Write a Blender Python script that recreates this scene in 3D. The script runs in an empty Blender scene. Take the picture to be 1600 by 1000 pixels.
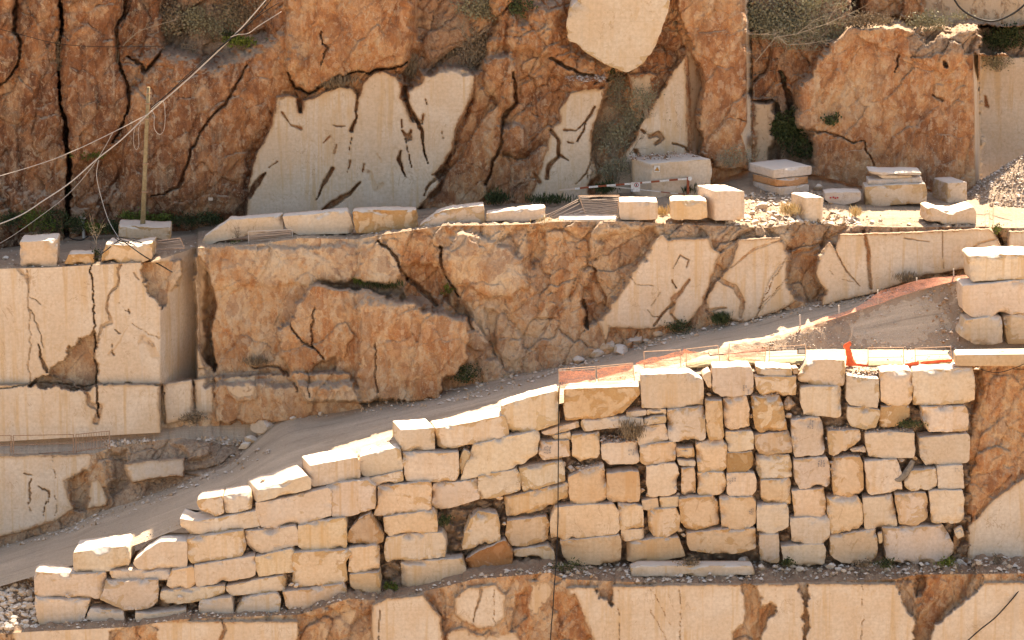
import bpy, bmesh, math, random
import numpy as np
from mathutils import Vector, Matrix, Euler
R = math.radians
scene = bpy.context.scene
C = scene.collection
random.seed(7)

# ------------------------------------------------------------------ camera
PITCH = R(13.0); FPX = 4800.0
CAM = np.array([0.0, -156.0, 50.27])
cam_d = bpy.data.cameras.new('camera'); cam = bpy.data.objects.new('camera', cam_d); C.objects.link(cam)
cam.location = CAM; cam.rotation_euler = (R(90) - PITCH, 0, 0)
cam_d.sensor_width = 36; cam_d.lens = 36 * FPX / 1600; cam_d.clip_start = 1; cam_d.clip_end = 6000
scene.camera = cam
# ------------------------------------------------------------------ light: sun behind the cliffs, a little to the right
SUN_EL = 55.0; SUN_AZ = 17.0           # azimuth measured from +Y towards +X
w = bpy.data.worlds.new('World'); scene.world = w; w.use_nodes = True
nt = w.node_tree; nt.nodes.clear()
sky = nt.nodes.new('ShaderNodeTexSky'); sky.sky_type = 'NISHITA'; sky.sun_disc = False
sky.sun_elevation = R(SUN_EL); sky.sun_rotation = R(SUN_AZ); sky.altitude = 400; sky.dust_density = 2.5; sky.air_density = 1.0; sky.ozone_density = 1.0
bg = nt.nodes.new('ShaderNodeBackground'); bg.inputs[1].default_value = 0.10
wo = nt.nodes.new('ShaderNodeOutputWorld')
nt.links.new(sky.outputs[0], bg.inputs[0]); nt.links.new(bg.outputs[0], wo.inputs[0])
sd = bpy.data.lights.new('sun', 'SUN'); sd.energy = 5.0; sd.angle = R(0.53); sd.color = (1, .955, .89)
sun = bpy.data.objects.new('sun', sd); C.objects.link(sun)
el, az = R(SUN_EL), R(SUN_AZ)
sv = Vector((math.sin(az) * math.cos(el), math.cos(az) * math.cos(el), math.sin(el)))
sun.rotation_euler = sv.to_track_quat('Z', 'Y').to_euler(); sun.location = (20, 60, 90)
vs = scene.view_settings
vs.view_transform = 'Standard'; vs.look = 'None'; vs.gamma = 1; vs.exposure = 1.72
vs.use_white_balance = True; vs.white_balance_temperature = 8500; vs.white_balance_tint = 14
scene.cycles.max_bounces = 8; scene.cycles.diffuse_bounces = 5; scene.cycles.transparent_max_bounces = 12

# ------------------------------------------------------------------ pixels of the 1600x1000 photograph to points
cp, sp = math.cos(PITCH), math.sin(PITCH)
def at(px, py, Y):
    px, py, Y = np.asarray(px, float), np.asarray(py, float), np.asarray(Y, float)
    x = (px - 800) / FPX; y = -(py - 500) / FPX
    dy = cp + y * sp; dz = -sp + y * cp
    t = (Y - CAM[1]) / dy
    return np.stack(np.broadcast_arrays(x * t, Y, CAM[2] + dz * t), -1)
def at_z(px, py, Z):
    x = (px - 800) / FPX; y = -(py - 500) / FPX
    t = (Z - CAM[2]) / (-sp + y * cp)
    return np.array([x * t, CAM[1] + (cp + y * sp) * t, Z])
def P(px, py, Y): return Vector(at(px, py, Y).tolist())
def line(s):                      # 'x,y x,y' -> arrays
    a = np.array([[float(v) for v in q.split(',')] for q in s.split()])
    return a
def itp(s):
    a = line(s) if isinstance(s, str) else np.array(s, float)
    return lambda px: np.interp(px, a[:, 0], a[:, 1])

# ------------------------------------------------------------------ numpy noise
def _h(ix, iy, s):
    ix = ix.astype(np.int64); iy = iy.astype(np.int64)
    n = (ix * 374761393 + iy * 668265263 + s * 2147483647 * 3 + s * 97531) & 0xffffffff
    n = ((n ^ (n >> 13)) * 1274126177) & 0xffffffff
    n = ((n ^ (n >> 16)) * 2246822519) & 0xffffffff
    n = n ^ (n >> 15)
    return (n & 0xffffff) / float(0xffffff)
def vnoise(x, y, s=0):
    ix, iy = np.floor(x), np.floor(y); fx, fy = x - ix, y - iy
    fx = fx * fx * fx * (fx * (fx * 6 - 15) + 10); fy = fy * fy * fy * (fy * (fy * 6 - 15) + 10)
    a = _h(ix, iy, s); b = _h(ix + 1, iy, s); c = _h(ix, iy + 1, s); d = _h(ix + 1, iy + 1, s)
    return (a + (b - a) * fx) * (1 - fy) + (c + (d - c) * fx) * fy
def fbm(x, y, s=0, o=5, g=.5):
    t = 0; a = 1; n = 0
    for i in range(o):
        t = t + a * vnoise(x + 17.3 * i, y - 9.1 * i, s + i); n += a; a *= g; x = x * 2.03; y = y * 2.03
    return t / n                      # 0..1
def worley(x, y, s=0):                # F1, F2, id hash, offset to centre
    ix, iy = np.floor(x), np.floor(y)
    f1 = np.full(x.shape, 9.); f2 = np.full(x.shape, 9.); idh = np.zeros(x.shape); ox = np.zeros(x.shape); oy = np.zeros(x.shape); id2 = np.zeros(x.shape)
    for i in (-1, 0, 1):
        for j in (-1, 0, 1):
            cx, cy = ix + i, iy + j
            dx = cx + _h(cx, cy, s) - x; dy = cy + _h(cx, cy, s + 51) - y
            d = np.sqrt(dx * dx + dy * dy)
            near = d < f1
            f2 = np.where(near, f1, np.minimum(f2, d))
            hh = _h(cx, cy, s + 99); h2 = _h(cx, cy, s + 133)
            idh = np.where(near, hh, idh); id2 = np.where(near, h2, id2); ox = np.where(near, dx, ox); oy = np.where(near, dy, oy); f1 = np.where(near, d, f1)
    return f1, f2, idh, id2, ox, oy
def sst(a, b, x):
    t = np.clip((x - a) / (b - a), 0, 1); return t * t * (3 - 2 * t)
def sdist(x, y, poly):                # signed distance to polygon, inside positive
    d = np.full(x.shape, 1e9); ins = np.zeros(x.shape, bool); n = len(poly)
    for i in range(n):
        x0, y0 = poly[i]; x1, y1 = poly[(i + 1) % n]
        ex, ey = x1 - x0, y1 - y0; L = ex * ex + ey * ey + 1e-9
        t = np.clip(((x - x0) * ex + (y - y0) * ey) / L, 0, 1)
        d = np.minimum(d, np.hypot(x - x0 - t * ex, y - y0 - t * ey))
        c = ((y0 > y) != (y1 > y)) & (x < (x1 - x0) * (y - y0) / ((y1 - y0) + 1e-12) + x0)
        ins ^= c
    return np.where(ins, d, -d)
def pdist(x, y, pl, wd):              # distance to polyline divided by its local half width
    out = np.full(x.shape, 1e9)
    for i in range(len(pl) - 1):
        x0, y0 = pl[i]; x1, y1 = pl[i + 1]; ex, ey = x1 - x0, y1 - y0
        t = np.clip(((x - x0) * ex + (y - y0) * ey) / (ex * ex + ey * ey + 1e-9), 0, 1)
        ww = wd[i] + (wd[i + 1] - wd[i]) * t
        out = np.minimum(out, np.hypot(x - x0 - t * ex, y - y0 - t * ey) / ww)
    return out

# ------------------------------------------------------------------ mesh helpers
def tag(o, label=None, cat=None, group=None, kind=None):
    if label: o['label'] = label
    if cat: o['category'] = cat
    if group: o['group'] = group
    if kind: o['kind'] = kind
    return o
def mesh_np(name, V, F, mat=None, smooth=True, attrs=None, parent=None, uv=None):
    V = np.asarray(V, np.float32).reshape(-1, 3); F = np.asarray(F, np.int32)
    k = F.shape[1]
    me = bpy.data.meshes.new(name)
    me.vertices.add(len(V)); me.vertices.foreach_set('co', V.ravel())
    me.loops.add(F.size); me.loops.foreach_set('vertex_index', F.ravel())
    me.polygons.add(len(F)); me.polygons.foreach_set('loop_start', np.arange(0, F.size, k, dtype=np.int32))
    me.polygons.foreach_set('loop_total', np.full(len(F), k, np.int32))
    me.polygons.foreach_set('use_smooth', np.full(len(F), smooth))
    for n, a in (attrs or {}).items():
        at_ = me.attributes.new(n, 'FLOAT', 'POINT'); at_.data.foreach_set('value', np.asarray(a, np.float32).ravel())
    me.update(calc_edges=True)
    if mat: me.materials.append(mat)
    o = bpy.data.objects.new(name, me); C.objects.link(o)
    if parent: o.parent = parent
    return o
def grid_faces(ny, nx, flip=False):
    i = np.arange(ny * nx).reshape(ny, nx)
    a, b, c, d = i[:-1, :-1], i[:-1, 1:], i[1:, 1:], i[1:, :-1]
    F = np.stack([a, d, c, b] if not flip else [a, b, c, d], -1).reshape(-1, 4)
    return F
def grid_obj(name, G, mat, attrs=None, flip=False, smooth=True):
    ny, nx = G.shape[:2]
    return mesh_np(name, G.reshape(-1, 3), grid_faces(ny, nx, flip), mat, smooth, attrs)
def empty(name, loc=(0, 0, 0), rz=0):
    o = bpy.data.objects.new(name, None); C.objects.link(o); o.location = loc; o.rotation_euler = (0, 0, rz); o.empty_display_size = .3
    return o
class MB:                             # collects simple solids into one mesh
    def __init__(s): s.v = []; s.f = []
    def add(s, vs_, fs): n = len(s.v); s.v += [tuple(q) for q in vs_]; s.f += [tuple(i + n for i in f) for f in fs]
    def box(s, c, sz, rot=None):
        M = rot or Matrix.Identity(3); c = Vector(c)
        vs_ = [c + M @ Vector((x * sz[0] / 2, y * sz[1] / 2, z * sz[2] / 2)) for x in (-1, 1) for y in (-1, 1) for z in (-1, 1)]
        s.add(vs_, [(0, 1, 3, 2), (4, 6, 7, 5), (0, 4, 5, 1), (2, 3, 7, 6), (0, 2, 6, 4), (1, 5, 7, 3)])
    def tube(s, pts, r, n=6, r2=None):
        pts = [Vector(p) for p in pts]; m = len(pts); rings = []
        for i, p in enumerate(pts):
            t = (pts[min(i + 1, m - 1)] - pts[max(i - 1, 0)]).normalized()
            a = t.cross(Vector((0.3, .2, 1)) if abs(t.z) < .9 else Vector((1, 0.1, 0))).normalized(); b = t.cross(a)
            rr = r if r2 is None else r + (r2 - r) * i / (m - 1)
            rings.append([p + a * rr * math.cos(2 * math.pi * k / n) + b * rr * math.sin(2 * math.pi * k / n) for k in range(n)])
        vs_ = [q for g in rings for q in g]; fs = []
        for i in range(m - 1):
            for k in range(n):
                fs.append((i * n + k, i * n + (k + 1) % n, (i + 1) * n + (k + 1) % n, (i + 1) * n + k))
        fs.append(tuple(range(n))[::-1]); fs.append(tuple((m - 1) * n + k for k in range(n)))
        s.add(vs_, fs)
    def build(s, name, mat, parent=None, smooth=False, origin=None):
        me = bpy.data.meshes.new(name)
        o_ = Vector(origin) if origin is not None else Vector((0, 0, 0))
        me.from_pydata([Vector(v) - o_ for v in s.v], [], s.f); me.update()
        if smooth: me.polygons.foreach_set('use_smooth', [True] * len(me.polygons))
        me.materials.append(mat); o = bpy.data.objects.new(name, me); C.objects.link(o)
        if parent: o.parent = parent
        elif origin is not None: o.location = o_
        return o

# ------------------------------------------------------------------ materials
class NT:
    def __init__(s, name):
        s.m = bpy.data.materials.new(name); s.m.use_nodes = True; s.t = s.m.node_tree; s.t.nodes.clear()
        s.out = s.n('ShaderNodeOutputMaterial'); s.b = s.n('ShaderNodeBsdfPrincipled'); s.b.inputs['Specular IOR Level'].default_value = .18
        s.l(s.b.outputs[0], s.out.inputs[0])
    def n(s, t, **k):
        q = s.t.nodes.new(t)
        for a, b in k.items(): setattr(q, a, b)
        return q
    def l(s, a, b): s.t.links.new(a, b)
    def put(s, inp, v):
        if hasattr(v, 'is_linked') or isinstance(v, bpy.types.NodeSocket): s.l(v, inp)
        else: inp.default_value = v
    def math(s, op, a, b=0.0, c=None, clamp=False):
        q = s.n('ShaderNodeMath', operation=op, use_clamp=clamp); s.put(q.inputs[0], a); s.put(q.inputs[1], b)
        if c is not None: s.put(q.inputs[2], c)
        return q.outputs[0]
    def mapping(s, vec, sc=(1, 1, 1), rot=(0, 0, 0), loc=(0, 0, 0)):
        q = s.n('ShaderNodeMapping'); s.l(vec, q.inputs[0]); q.inputs['Scale'].default_value = sc; q.inputs['Rotation'].default_value = rot; q.inputs['Location'].default_value = loc
        return q.outputs[0]
    def noise(s, vec, scale, detail=5, rough=.55, dist=0.0):
        q = s.n('ShaderNodeTexNoise'); s.l(vec, q.inputs['Vector']); q.inputs['Scale'].default_value = scale
        q.inputs['Detail'].default_value = detail; q.inputs['Roughness'].default_value = rough; q.inputs['Distortion'].default_value = dist
        return q.outputs[0]
    def voro(s, vec, scale, feature='F1'):
        q = s.n('ShaderNodeTexVoronoi', feature=feature); s.l(vec, q.inputs['Vector']); q.inputs['Scale'].default_value = scale
        return q.outputs[0]
    def ramp(s, fac, stops, interp='LINEAR'):
        q = s.n('ShaderNodeValToRGB'); q.color_ramp.interpolation = interp; e = q.color_ramp.elements
        while len(e) < len(stops): e.new(.5)
        for i, (p, c) in enumerate(stops):
            e[i].position = p; e[i].color = (*c, 1) if len(c) == 3 else c
        s.put(q.inputs[0], fac); return q.outputs[0]
    def rng(s, v, a, b, c=0.0, d=1.0, smooth=True):
        q = s.n('ShaderNodeMapRange', interpolation_type='SMOOTHSTEP' if smooth else 'LINEAR'); s.put(q.inputs[0], v)
        for i, x in enumerate((a, b, c, d)): q.inputs[i + 1].default_value = x
        return q.outputs[0]
    def mix(s, f, a, b, mode='MIX'):
        q = s.n('ShaderNodeMix', data_type='RGBA', blend_type=mode); s.put(q.inputs[0], f)
        for i, v in ((6, a), (7, b)): s.put(q.inputs[i], (*v, 1) if isinstance(v, tuple) and len(v) == 3 else v)
        return q.outputs[2]
    def attr(s, name): q = s.n('ShaderNodeAttribute', attribute_name=name); return q.outputs['Fac']
    def bump(s, h, strength=.5, dist=.05, prev=None):
        q = s.n('ShaderNodeBump'); q.inputs['Strength'].default_value = strength; q.inputs['Distance'].default_value = dist; s.l(h, q.inputs['Height'])
        if prev: s.l(prev, q.inputs['Normal'])
        return q.outputs[0]
    def obj(s): return s.n('ShaderNodeTexCoord').outputs['Object']
    def nz(s):
        g = s.n('ShaderNodeNewGeometry'); x = s.n('ShaderNodeSeparateXYZ'); s.l(g.outputs['Normal'], x.inputs[0]); return x.outputs[2]
    def fin(s, col, rough=.9, normal=None):
        s.put(s.b.inputs['Base Color'], (*col, 1) if isinstance(col, tuple) and len(col) == 3 else col); s.put(s.b.inputs['Roughness'], rough)
        if normal: s.l(normal, s.b.inputs['Normal'])
        return s.m

CUTA, CUTB, CUTC = (.63, .485, .355), (.58, .40, .235), (.68, .57, .46)
DUST = (.45, .33, .235)
def sawn_colour(k, co, warm):        # k: NT, co: coords, warm: socket/number 0..1
    n1 = k.noise(co, .45, 4, .6); n2 = k.noise(k.mapping(co, (2.6, 1, .16)), 1, 4, .6, .4); n3 = k.noise(co, 6, 6, .65)
    c = k.mix(k.rng(n1, .35, .68), CUTA, CUTC)
    streak = k.math('MULTIPLY', k.rng(n2, .5, .72), warm)
    c = k.mix(streak, c, CUTB)
    c = k.mix(k.math('MULTIPLY', k.rng(k.noise(co, 1.3, 5, .7, 1.5), .58, .68), .45), c, (.56, .38, .22))
    c = k.mix(k.rng(n3, .3, .75, 0, .42), c, (.37, .27, .18))
    sl = k.noise(k.mapping(co, (.25, 1, 11)), 1, 3, .6)
    c = k.mix(k.rng(sl, .5, .72, 0, .22), c, (.46, .36, .26))
    ro = k.noise(k.mapping(co, (1.1, 1, .07)), 1, 5, .7, .3)
    c = k.mix(k.math('MULTIPLY', k.rng(ro, .52, .64), k.rng(k.noise(co, .22, 2), .45, .6, 0, .6)), c, (.56, .37, .2))
    c = k.mix(k.rng(ro, .45, .3, 0, .35), c, (.52, .45, .38))
    v = k.math('ABSOLUTE', k.math('SUBTRACT', k.noise(k.mapping(co, (1, 1, .6), (0, .6, 0)), .55, 6, .6, 1.2), .5))
    d = k.noise(co, .7, 3)
    vein = k.math('MULTIPLY', k.rng(v, .0, .010, 1, 0), k.rng(d, .5, .62))
    c = k.mix(k.math('MULTIPLY', vein, .55), c, (.34, .21, .12))
    c = k.mix(k.math('MULTIPLY', k.rng(k.noise(co, 2.1, 7, .75, .8), .6, .66), .4), c, (.42, .27, .16))
    return c, n3
def make_rock(name):
    k = NT(name); co = k.obj()
    cut = k.attr('cut'); tone = k.attr('tone')
    big = k.noise(co, .35, 5, .6, .6); med = k.noise(k.mapping(co, (1, 1, .55), (0, .35, 0)), 1.5, 8, .68, .8); fine = k.noise(co, 9, 6, .7)
    f = k.math('ADD', k.math('MULTIPLY', big, .42), k.math('MULTIPLY', med, .58))
    f = k.math('ADD', k.math('MULTIPLY_ADD', k.math('SUBTRACT', f, .5), 2.0, .49), tone)
    raw = k.ramp(f, [(.0, (.10, .045, .028)), (.16, (.20, .082, .042)), (.3, (.34, .145, .066)), (.44, (.47, .21, .092)), (.58, (.54, .30, .15)), (.76, (.57, .40, .265)), (1, (.63, .50, .365))])
    streak = k.noise(k.mapping(co, (3.2, 1, .22), (0, .12, 0)), 1, 6, .65, .6)
    raw = k.mix(k.rng(streak, .52, .66, 0, .6), raw, k.mix(.5, raw, (.55, .42, .3)))
    raw = k.mix(k.rng(streak, .42, .25, 0, .5), raw, (.2, .08, .04))
    fl = k.noise(k.mapping(co, (1, 1, .6), (0, .5, 0)), 3.4, 7, .75, 1.2)
    raw = k.mix(k.math('MULTIPLY', k.rng(fl, .57, .62), .7), raw, (.58, .44, .30))
    raw = k.mix(k.math('MULTIPLY', k.rng(k.noise(k.mapping(co, (1, 1, .7), (0, -.5, 0)), 2.3, 8, .78, 1.6), .42, .34), .5), raw, (.16, .07, .04))
    raw = k.mix(k.rng(fine, .42, .7, .0, .4), raw, k.mix(.6, raw, (.12, .055, .03)))
    raw = k.mix(k.math('MULTIPLY', k.rng(k.noise(k.mapping(co, (1.3, 1, .8), (0, .3, 0)), 8.5, 7, .75, .8), .57, .63), .6), raw, (.60, .46, .32))
    wv = k.n('ShaderNodeVectorMath', operation='ADD'); wn = k.n('ShaderNodeTexNoise'); k.l(co, wn.inputs['Vector']); wn.inputs['Scale'].default_value = 1.1; wn.inputs['Detail'].default_value = 5; wn.inputs['Roughness'].default_value = .65
    ws = k.n('ShaderNodeVectorMath', operation='SCALE'); k.l(wn.outputs['Color'], ws.inputs[0]); ws.inputs['Scale'].default_value = .9; k.l(k.mapping(co, (1, 1, .62), (0, .45, 0)), wv.inputs[0]); k.l(ws.outputs[0], wv.inputs[1]); wc = wv.outputs[0]
    def cell(sc):
        q = k.n('ShaderNodeTexVoronoi'); k.l(wc, q.inputs['Vector']); q.inputs['Scale'].default_value = sc; sp_ = k.n('ShaderNodeSeparateColor'); k.l(q.outputs['Color'], sp_.inputs[0]); return sp_.outputs[0], q.outputs['Distance']
    c1, d1 = cell(1.3); c2, d2 = cell(4.2)
    raw = k.mix(k.rng(c1, .6, 1, 0, .26), raw, (.60, .42, .26)); raw = k.mix(k.rng(c1, .45, 0, 0, .42), raw, (.24, .10, .05))
    raw = k.mix(k.rng(c2, .7, 1, 0, .35), raw, (.62, .47, .33)); raw = k.mix(k.rng(c2, .3, 0, 0, .35), raw, (.22, .09, .045))
    lich = k.noise(co, 2.2, 6, .7)
    raw = k.mix(k.math('MULTIPLY', k.rng(lich, .6, .7), .35), raw, (.40, .33, .26))
    saw, n3 = sawn_colour(k, co, .9)
    cutc = k.attr('cutc')
    cf = k.rng(k.math('ADD', cutc, k.math('MULTIPLY', k.math('SUBTRACT', k.noise(k.mapping(co, (1, 1, .7), (0, .4, 0)), 2.4, 8, .72, .6), .5), 1.5)), .34, .62)
    stn = k.math('MULTIPLY', k.rng(cutc, .98, .55), .55)
    saw = k.mix(stn, saw, (.52, .33, .18))
    c = k.mix(cf, raw, saw)
    dust = k.math('MULTIPLY', k.rng(k.nz(), .45, .85), k.rng(k.noise(co, 3, 4), .3, .6, .5, 1))
    c = k.mix(dust, c, DUST)
    ds = k.attr('dirt'); c = k.mix(ds, c, k.mix(k.rng(k.noise(co, 5, 7, .75), .35, .65), (.25, .155, .1), (.47, .35, .25)))
    hb = k.math('MULTIPLY', k.math('ADD', k.math('MULTIPLY', med, 1.0), k.math('MULTIPLY', fine, .5)), k.rng(cf, 0, 1, 1, .12))
    hb = k.math('ADD', hb, k.math('MULTIPLY', k.math('ADD', k.math('MULTIPLY', c2, .35), k.math('MULTIPLY', d2, -.4)), k.rng(cf, 0, 1, 1, 0)))
    nrm = k.bump(hb, .62, .28)
    nrm = k.bump(k.noise(co, 22, 4, .7), .35, .02, nrm)
    return k.fin(c, .92, nrm)
M = {}
M['rock'] = make_rock('rock')
def make_block(name):
    k = NT(name); co0 = k.obj(); oi = k.n('ShaderNodeObjectInfo')
    va = k.n('ShaderNodeVectorMath', operation='ADD'); vm = k.n('ShaderNodeVectorMath', operation='SCALE')
    vm.inputs[0].default_value = (37, 11, 53); k.l(oi.outputs['Random'], vm.inputs['Scale']); k.l(co0, va.inputs[0]); k.l(vm.outputs[0], va.inputs[1])
    co = va.outputs[0]; edge = k.attr('edge')
    saw, n3 = sawn_colour(k, co, k.rng(oi.outputs['Random'], .3, 1, .1, .9, False))
    patch = k.noise(co, 1.15, 5, .6, .9); grit = k.noise(co, 7, 7, .72)
    raw = k.ramp(k.math('ADD', k.math('MULTIPLY', grit, .45), k.math('MULTIPLY', patch, .55)), [(.25, (.3, .165, .08)), (.45, (.45, .28, .145)), (.6, (.52, .37, .22)), (.8, (.6, .47, .33))])
    e = k.math('SUBTRACT', k.math('ADD', patch, k.rng(edge, 0, .4, .13, -.04, False)), k.math('MULTIPLY', oi.outputs['Alpha'], .34))
    e = k.math('ADD', e, .13)
    rf = k.rng(k.math('ADD', e, k.math('MULTIPLY', k.math('SUBTRACT', grit, .5), .08)), .55, .62)
    c = k.mix(rf, saw, raw)
    c = k.mix(1.0, c, oi.outputs['Color'], 'MULTIPLY')
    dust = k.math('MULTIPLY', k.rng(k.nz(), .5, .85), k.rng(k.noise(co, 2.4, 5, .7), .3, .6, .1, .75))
    c = k.mix(k.math('MULTIPLY', k.rng(k.nz(), .5, .8), .8), c, (.70, .63, .55))  # stone dust on tops, coloured extra pale so sunlit ones burn out white
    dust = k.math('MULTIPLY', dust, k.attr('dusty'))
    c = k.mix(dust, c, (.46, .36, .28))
    nrm = k.bump(k.math('ADD', k.math('MULTIPLY', grit, k.rng(rf, 0, 1, .18, .9)), k.math('MULTIPLY', rf, -.12)), .7, .07)
    return k.fin(c, .88, nrm)
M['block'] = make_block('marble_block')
def make_ground(name, a, b, c3, track=True):
    k = NT(name); co = k.obj()
    n1 = k.noise(co, .25, 4); n2 = k.noise(co, 3.5, 8, .75); n3 = k.noise(co, 16, 5, .7)
    c = k.mix(k.rng(n1, .35, .65), a, b); c = k.mix(k.rng(n2, .4, .7, 0, .7), c, c3)
    if track:
        cb = k.n('ShaderNodeCombineXYZ'); sx = k.n('ShaderNodeSeparateXYZ'); k.l(co, sx.inputs[0]); k.l(k.math('MULTIPLY', k.attr('vv'), 26.0), cb.inputs[1]); k.l(k.math('MULTIPLY', sx.outputs[0], .12), cb.inputs[0])
        tr = k.noise(cb.outputs[0], 1.0, 4, .6, .5)
        c = k.mix(k.rng(tr, .5, .66, 0, .6), c, tuple(min(1, v * 1.28) for v in b)); c = k.mix(k.rng(tr, .44, .32, 0, .6), c, tuple(v * .68 for v in a))
    pv = k.n('ShaderNodeTexVoronoi'); k.l(co, pv.inputs['Vector']); pv.inputs['Scale'].default_value = 3.2
    peb = k.math('MULTIPLY', k.rng(pv.outputs['Distance'], .18, .26, 1, 0), k.rng(k.noise(co, .9, 3), .48, .62))
    c = k.mix(k.math('MULTIPLY', peb, .55), c, (.52, .43, .34))
    c = k.mix(k.rng(n3, .3, .7, 0, .35), c, (.2, .14, .1))
    nrm = k.bump(k.math('ADD', k.math('MULTIPLY', n2, .8), k.math('MULTIPLY', peb, .5)), .8, .12); nrm = k.bump(n3, .5, .03, nrm)
    return k.fin(c, .95, nrm)
M['road'] = make_ground('road_dust', (.48, .375, .275), (.55, .435, .325), (.57, .455, .35))
M['terrace'] = make_ground('terrace_dust', (.33, .245, .175), (.39, .295, .21), (.45, .345, .25))
M['floor'] = make_ground('quarry_floor', (.40, .30, .20), (.45, .34, .235), (.50, .39, .28), False)
M['soil'] = make_ground('soil', (.28, .175, .11), (.36, .235, .15), (.44, .32, .22), False)
M['slope'] = make_ground('gravel_slope', (.36, .26, .19), (.42, .31, .22), (.48, .38, .29), False)
def simple(name, col, rough=.6, metal=0, nscale=None, c2=None):
    k = NT(name)
    if nscale: c = k.mix(k.rng(k.noise(k.obj(), nscale, 5, .65), .35, .65), col, c2 or tuple(v * .6 for v in col))
    else: c = col
    m = k.fin(c, rough); k.b.inputs['Metallic'].default_value = metal; return m
M['stone'] = make_block('stone_rubble')
M['wood'] = simple('weathered_wood', (.34, .27, .16), .8, 0, 5, (.24, .18, .1))
M['white'] = simple('white_paint', (.75, .73, .7), .5, 0, 9, (.6, .56, .5))
M['red'] = simple('red_paint', (.36, .09, .04), .5, 0, 9, (.25, .07, .04))
M['rust'] = simple('rusty_steel', (.28, .15, .09), .8, 0, 12, (.4, .28, .2))
M['steel'] = simple('galvanised_wire', (.58, .46, .37), .5, .1)
M['framew'] = simple('pale_rusty_wire', (.58, .40, .28), .6, 0, 9, (.45, .28, .18))
M['black'] = simple('black_rubber', (.025, .022, .02), .5)
M['cable'] = simple('pale_cable', (.52, .47, .42), .6)
M['ink'] = simple('stencil_ink', (.09, .12, .17), .8)
M['redink'] = simple('red_ink', (.45, .03, .04), .8)
M['yellow'] = simple('sign_orange', (.72, .33, .05), .5)
M['twig'] = simple('dry_twig', (.3, .235, .17), .9, 0, 8, (.42, .35, .27))
M['twigd'] = simple('brown_twig', (.15, .105, .07), .9, 0, 8, (.24, .18, .12))
M['leafd'] = simple('dark_leaf', (.035, .05, .02), .6, 0, 3, (.07, .085, .03))
M['leafg'] = simple('green_leaf', (.07, .10, .02), .6, 0, 3, (.14, .17, .03))
M['leafo'] = simple('olive_leaf', (.24, .225, .145), .7, 0, 3, (.24, .22, .14))
M['leafb'] = simple('brown_scrub', (.17, .125, .08), .8, 0, 3, (.28, .21, .14))
M['straw'] = simple('dry_straw', (.5, .36, .17), .8, 0, 3, (.62, .48, .28))
M['rag'] = simple('grey_rag', (.16, .14, .12), .9, 0, 6, (.24, .21, .18))
M['plastic'] = simple('orange_plastic', (.75, .13, .05), .5)
def make_net(name, col, dens):
    k = NT(name); tr = k.n('ShaderNodeBsdfTransparent'); mx = k.n('ShaderNodeMixShader'); co = k.obj()
    f = k.rng(k.noise(k.mapping(co, (.6, 1, 2.2)), 1.6, 5, .6, .8), .3, .7, dens - .25, dens + .3)
    f = k.math('ADD', f, k.math('MULTIPLY', k.math('SUBTRACT', k.noise(k.mapping(co, (1, 1, 2)), 11, 3, .7), .5), 1.3), clamp=True)
    k.b.inputs['Base Color'].default_value = (*col, 1); k.b.inputs['Roughness'].default_value = .7
    k.l(f, mx.inputs[0]); k.l(tr.outputs[0], mx.inputs[1]); k.l(k.b.outputs[0], mx.inputs[2]); k.l(mx.outputs[0], k.out.inputs[0])
    return k.m
M['net'] = make_net('orange_safety_net', (.84, .36, .22), .56)
M['netg'] = make_net('grey_wire_mesh', (.42, .3, .22), .35)

# ================================================================== CLIFFS
ZO = {'r1': (0, 0, 2.9405), 'r2': (400, 0, 2.9405), 'r3': (800, 0, 2.9405), 'r4': (1180, 0, 2.9405), 'r5': (0, 320, 2.9405), 'r6': (400, 320, 2.9405),
      'r7': (800, 260, 2.9405), 'r8': (1180, 260, 2.9405), 'A': (0, 640, 2.7785), 'B': (260, 640, 2.7775), 'C': (500, 600, 2.7775), 'D': (840, 540, 2.7778),
      'E': (1080, 540, 2.7778), 'F': (1280, 540, 2.7778), 'L7': (500, 860, 2.857), 'L8': (1040, 860, 2.857), 'px': (0, 0, 1),
      't1': (1120, 210, 6.667), 't2': (1330, 230, 5.926), 't3': (860, 220, 5.714), 't4': (860, 520, 5.714), 't5': (1120, 500, 5.714), 't6': (1340, 500, 6.154), 't7': (0, 300, 5.333), 't8': (280, 300, 5.0)}
def Z(r, s):
    ox, oy, k = ZO[r]; a = line(s); return np.stack([ox + a[:, 0] / k, oy + a[:, 1] / k], -1)
SOFT = 11
def xs_grid(x0, x1, step, coarse=12):
    a = np.arange(x0, -20, coarse); b = np.arange(max(x0, -20), min(x1, 1620), step); c = np.arange(1620, x1 + 1, coarse)
    return np.unique(np.concatenate([a, b, c]))
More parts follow.
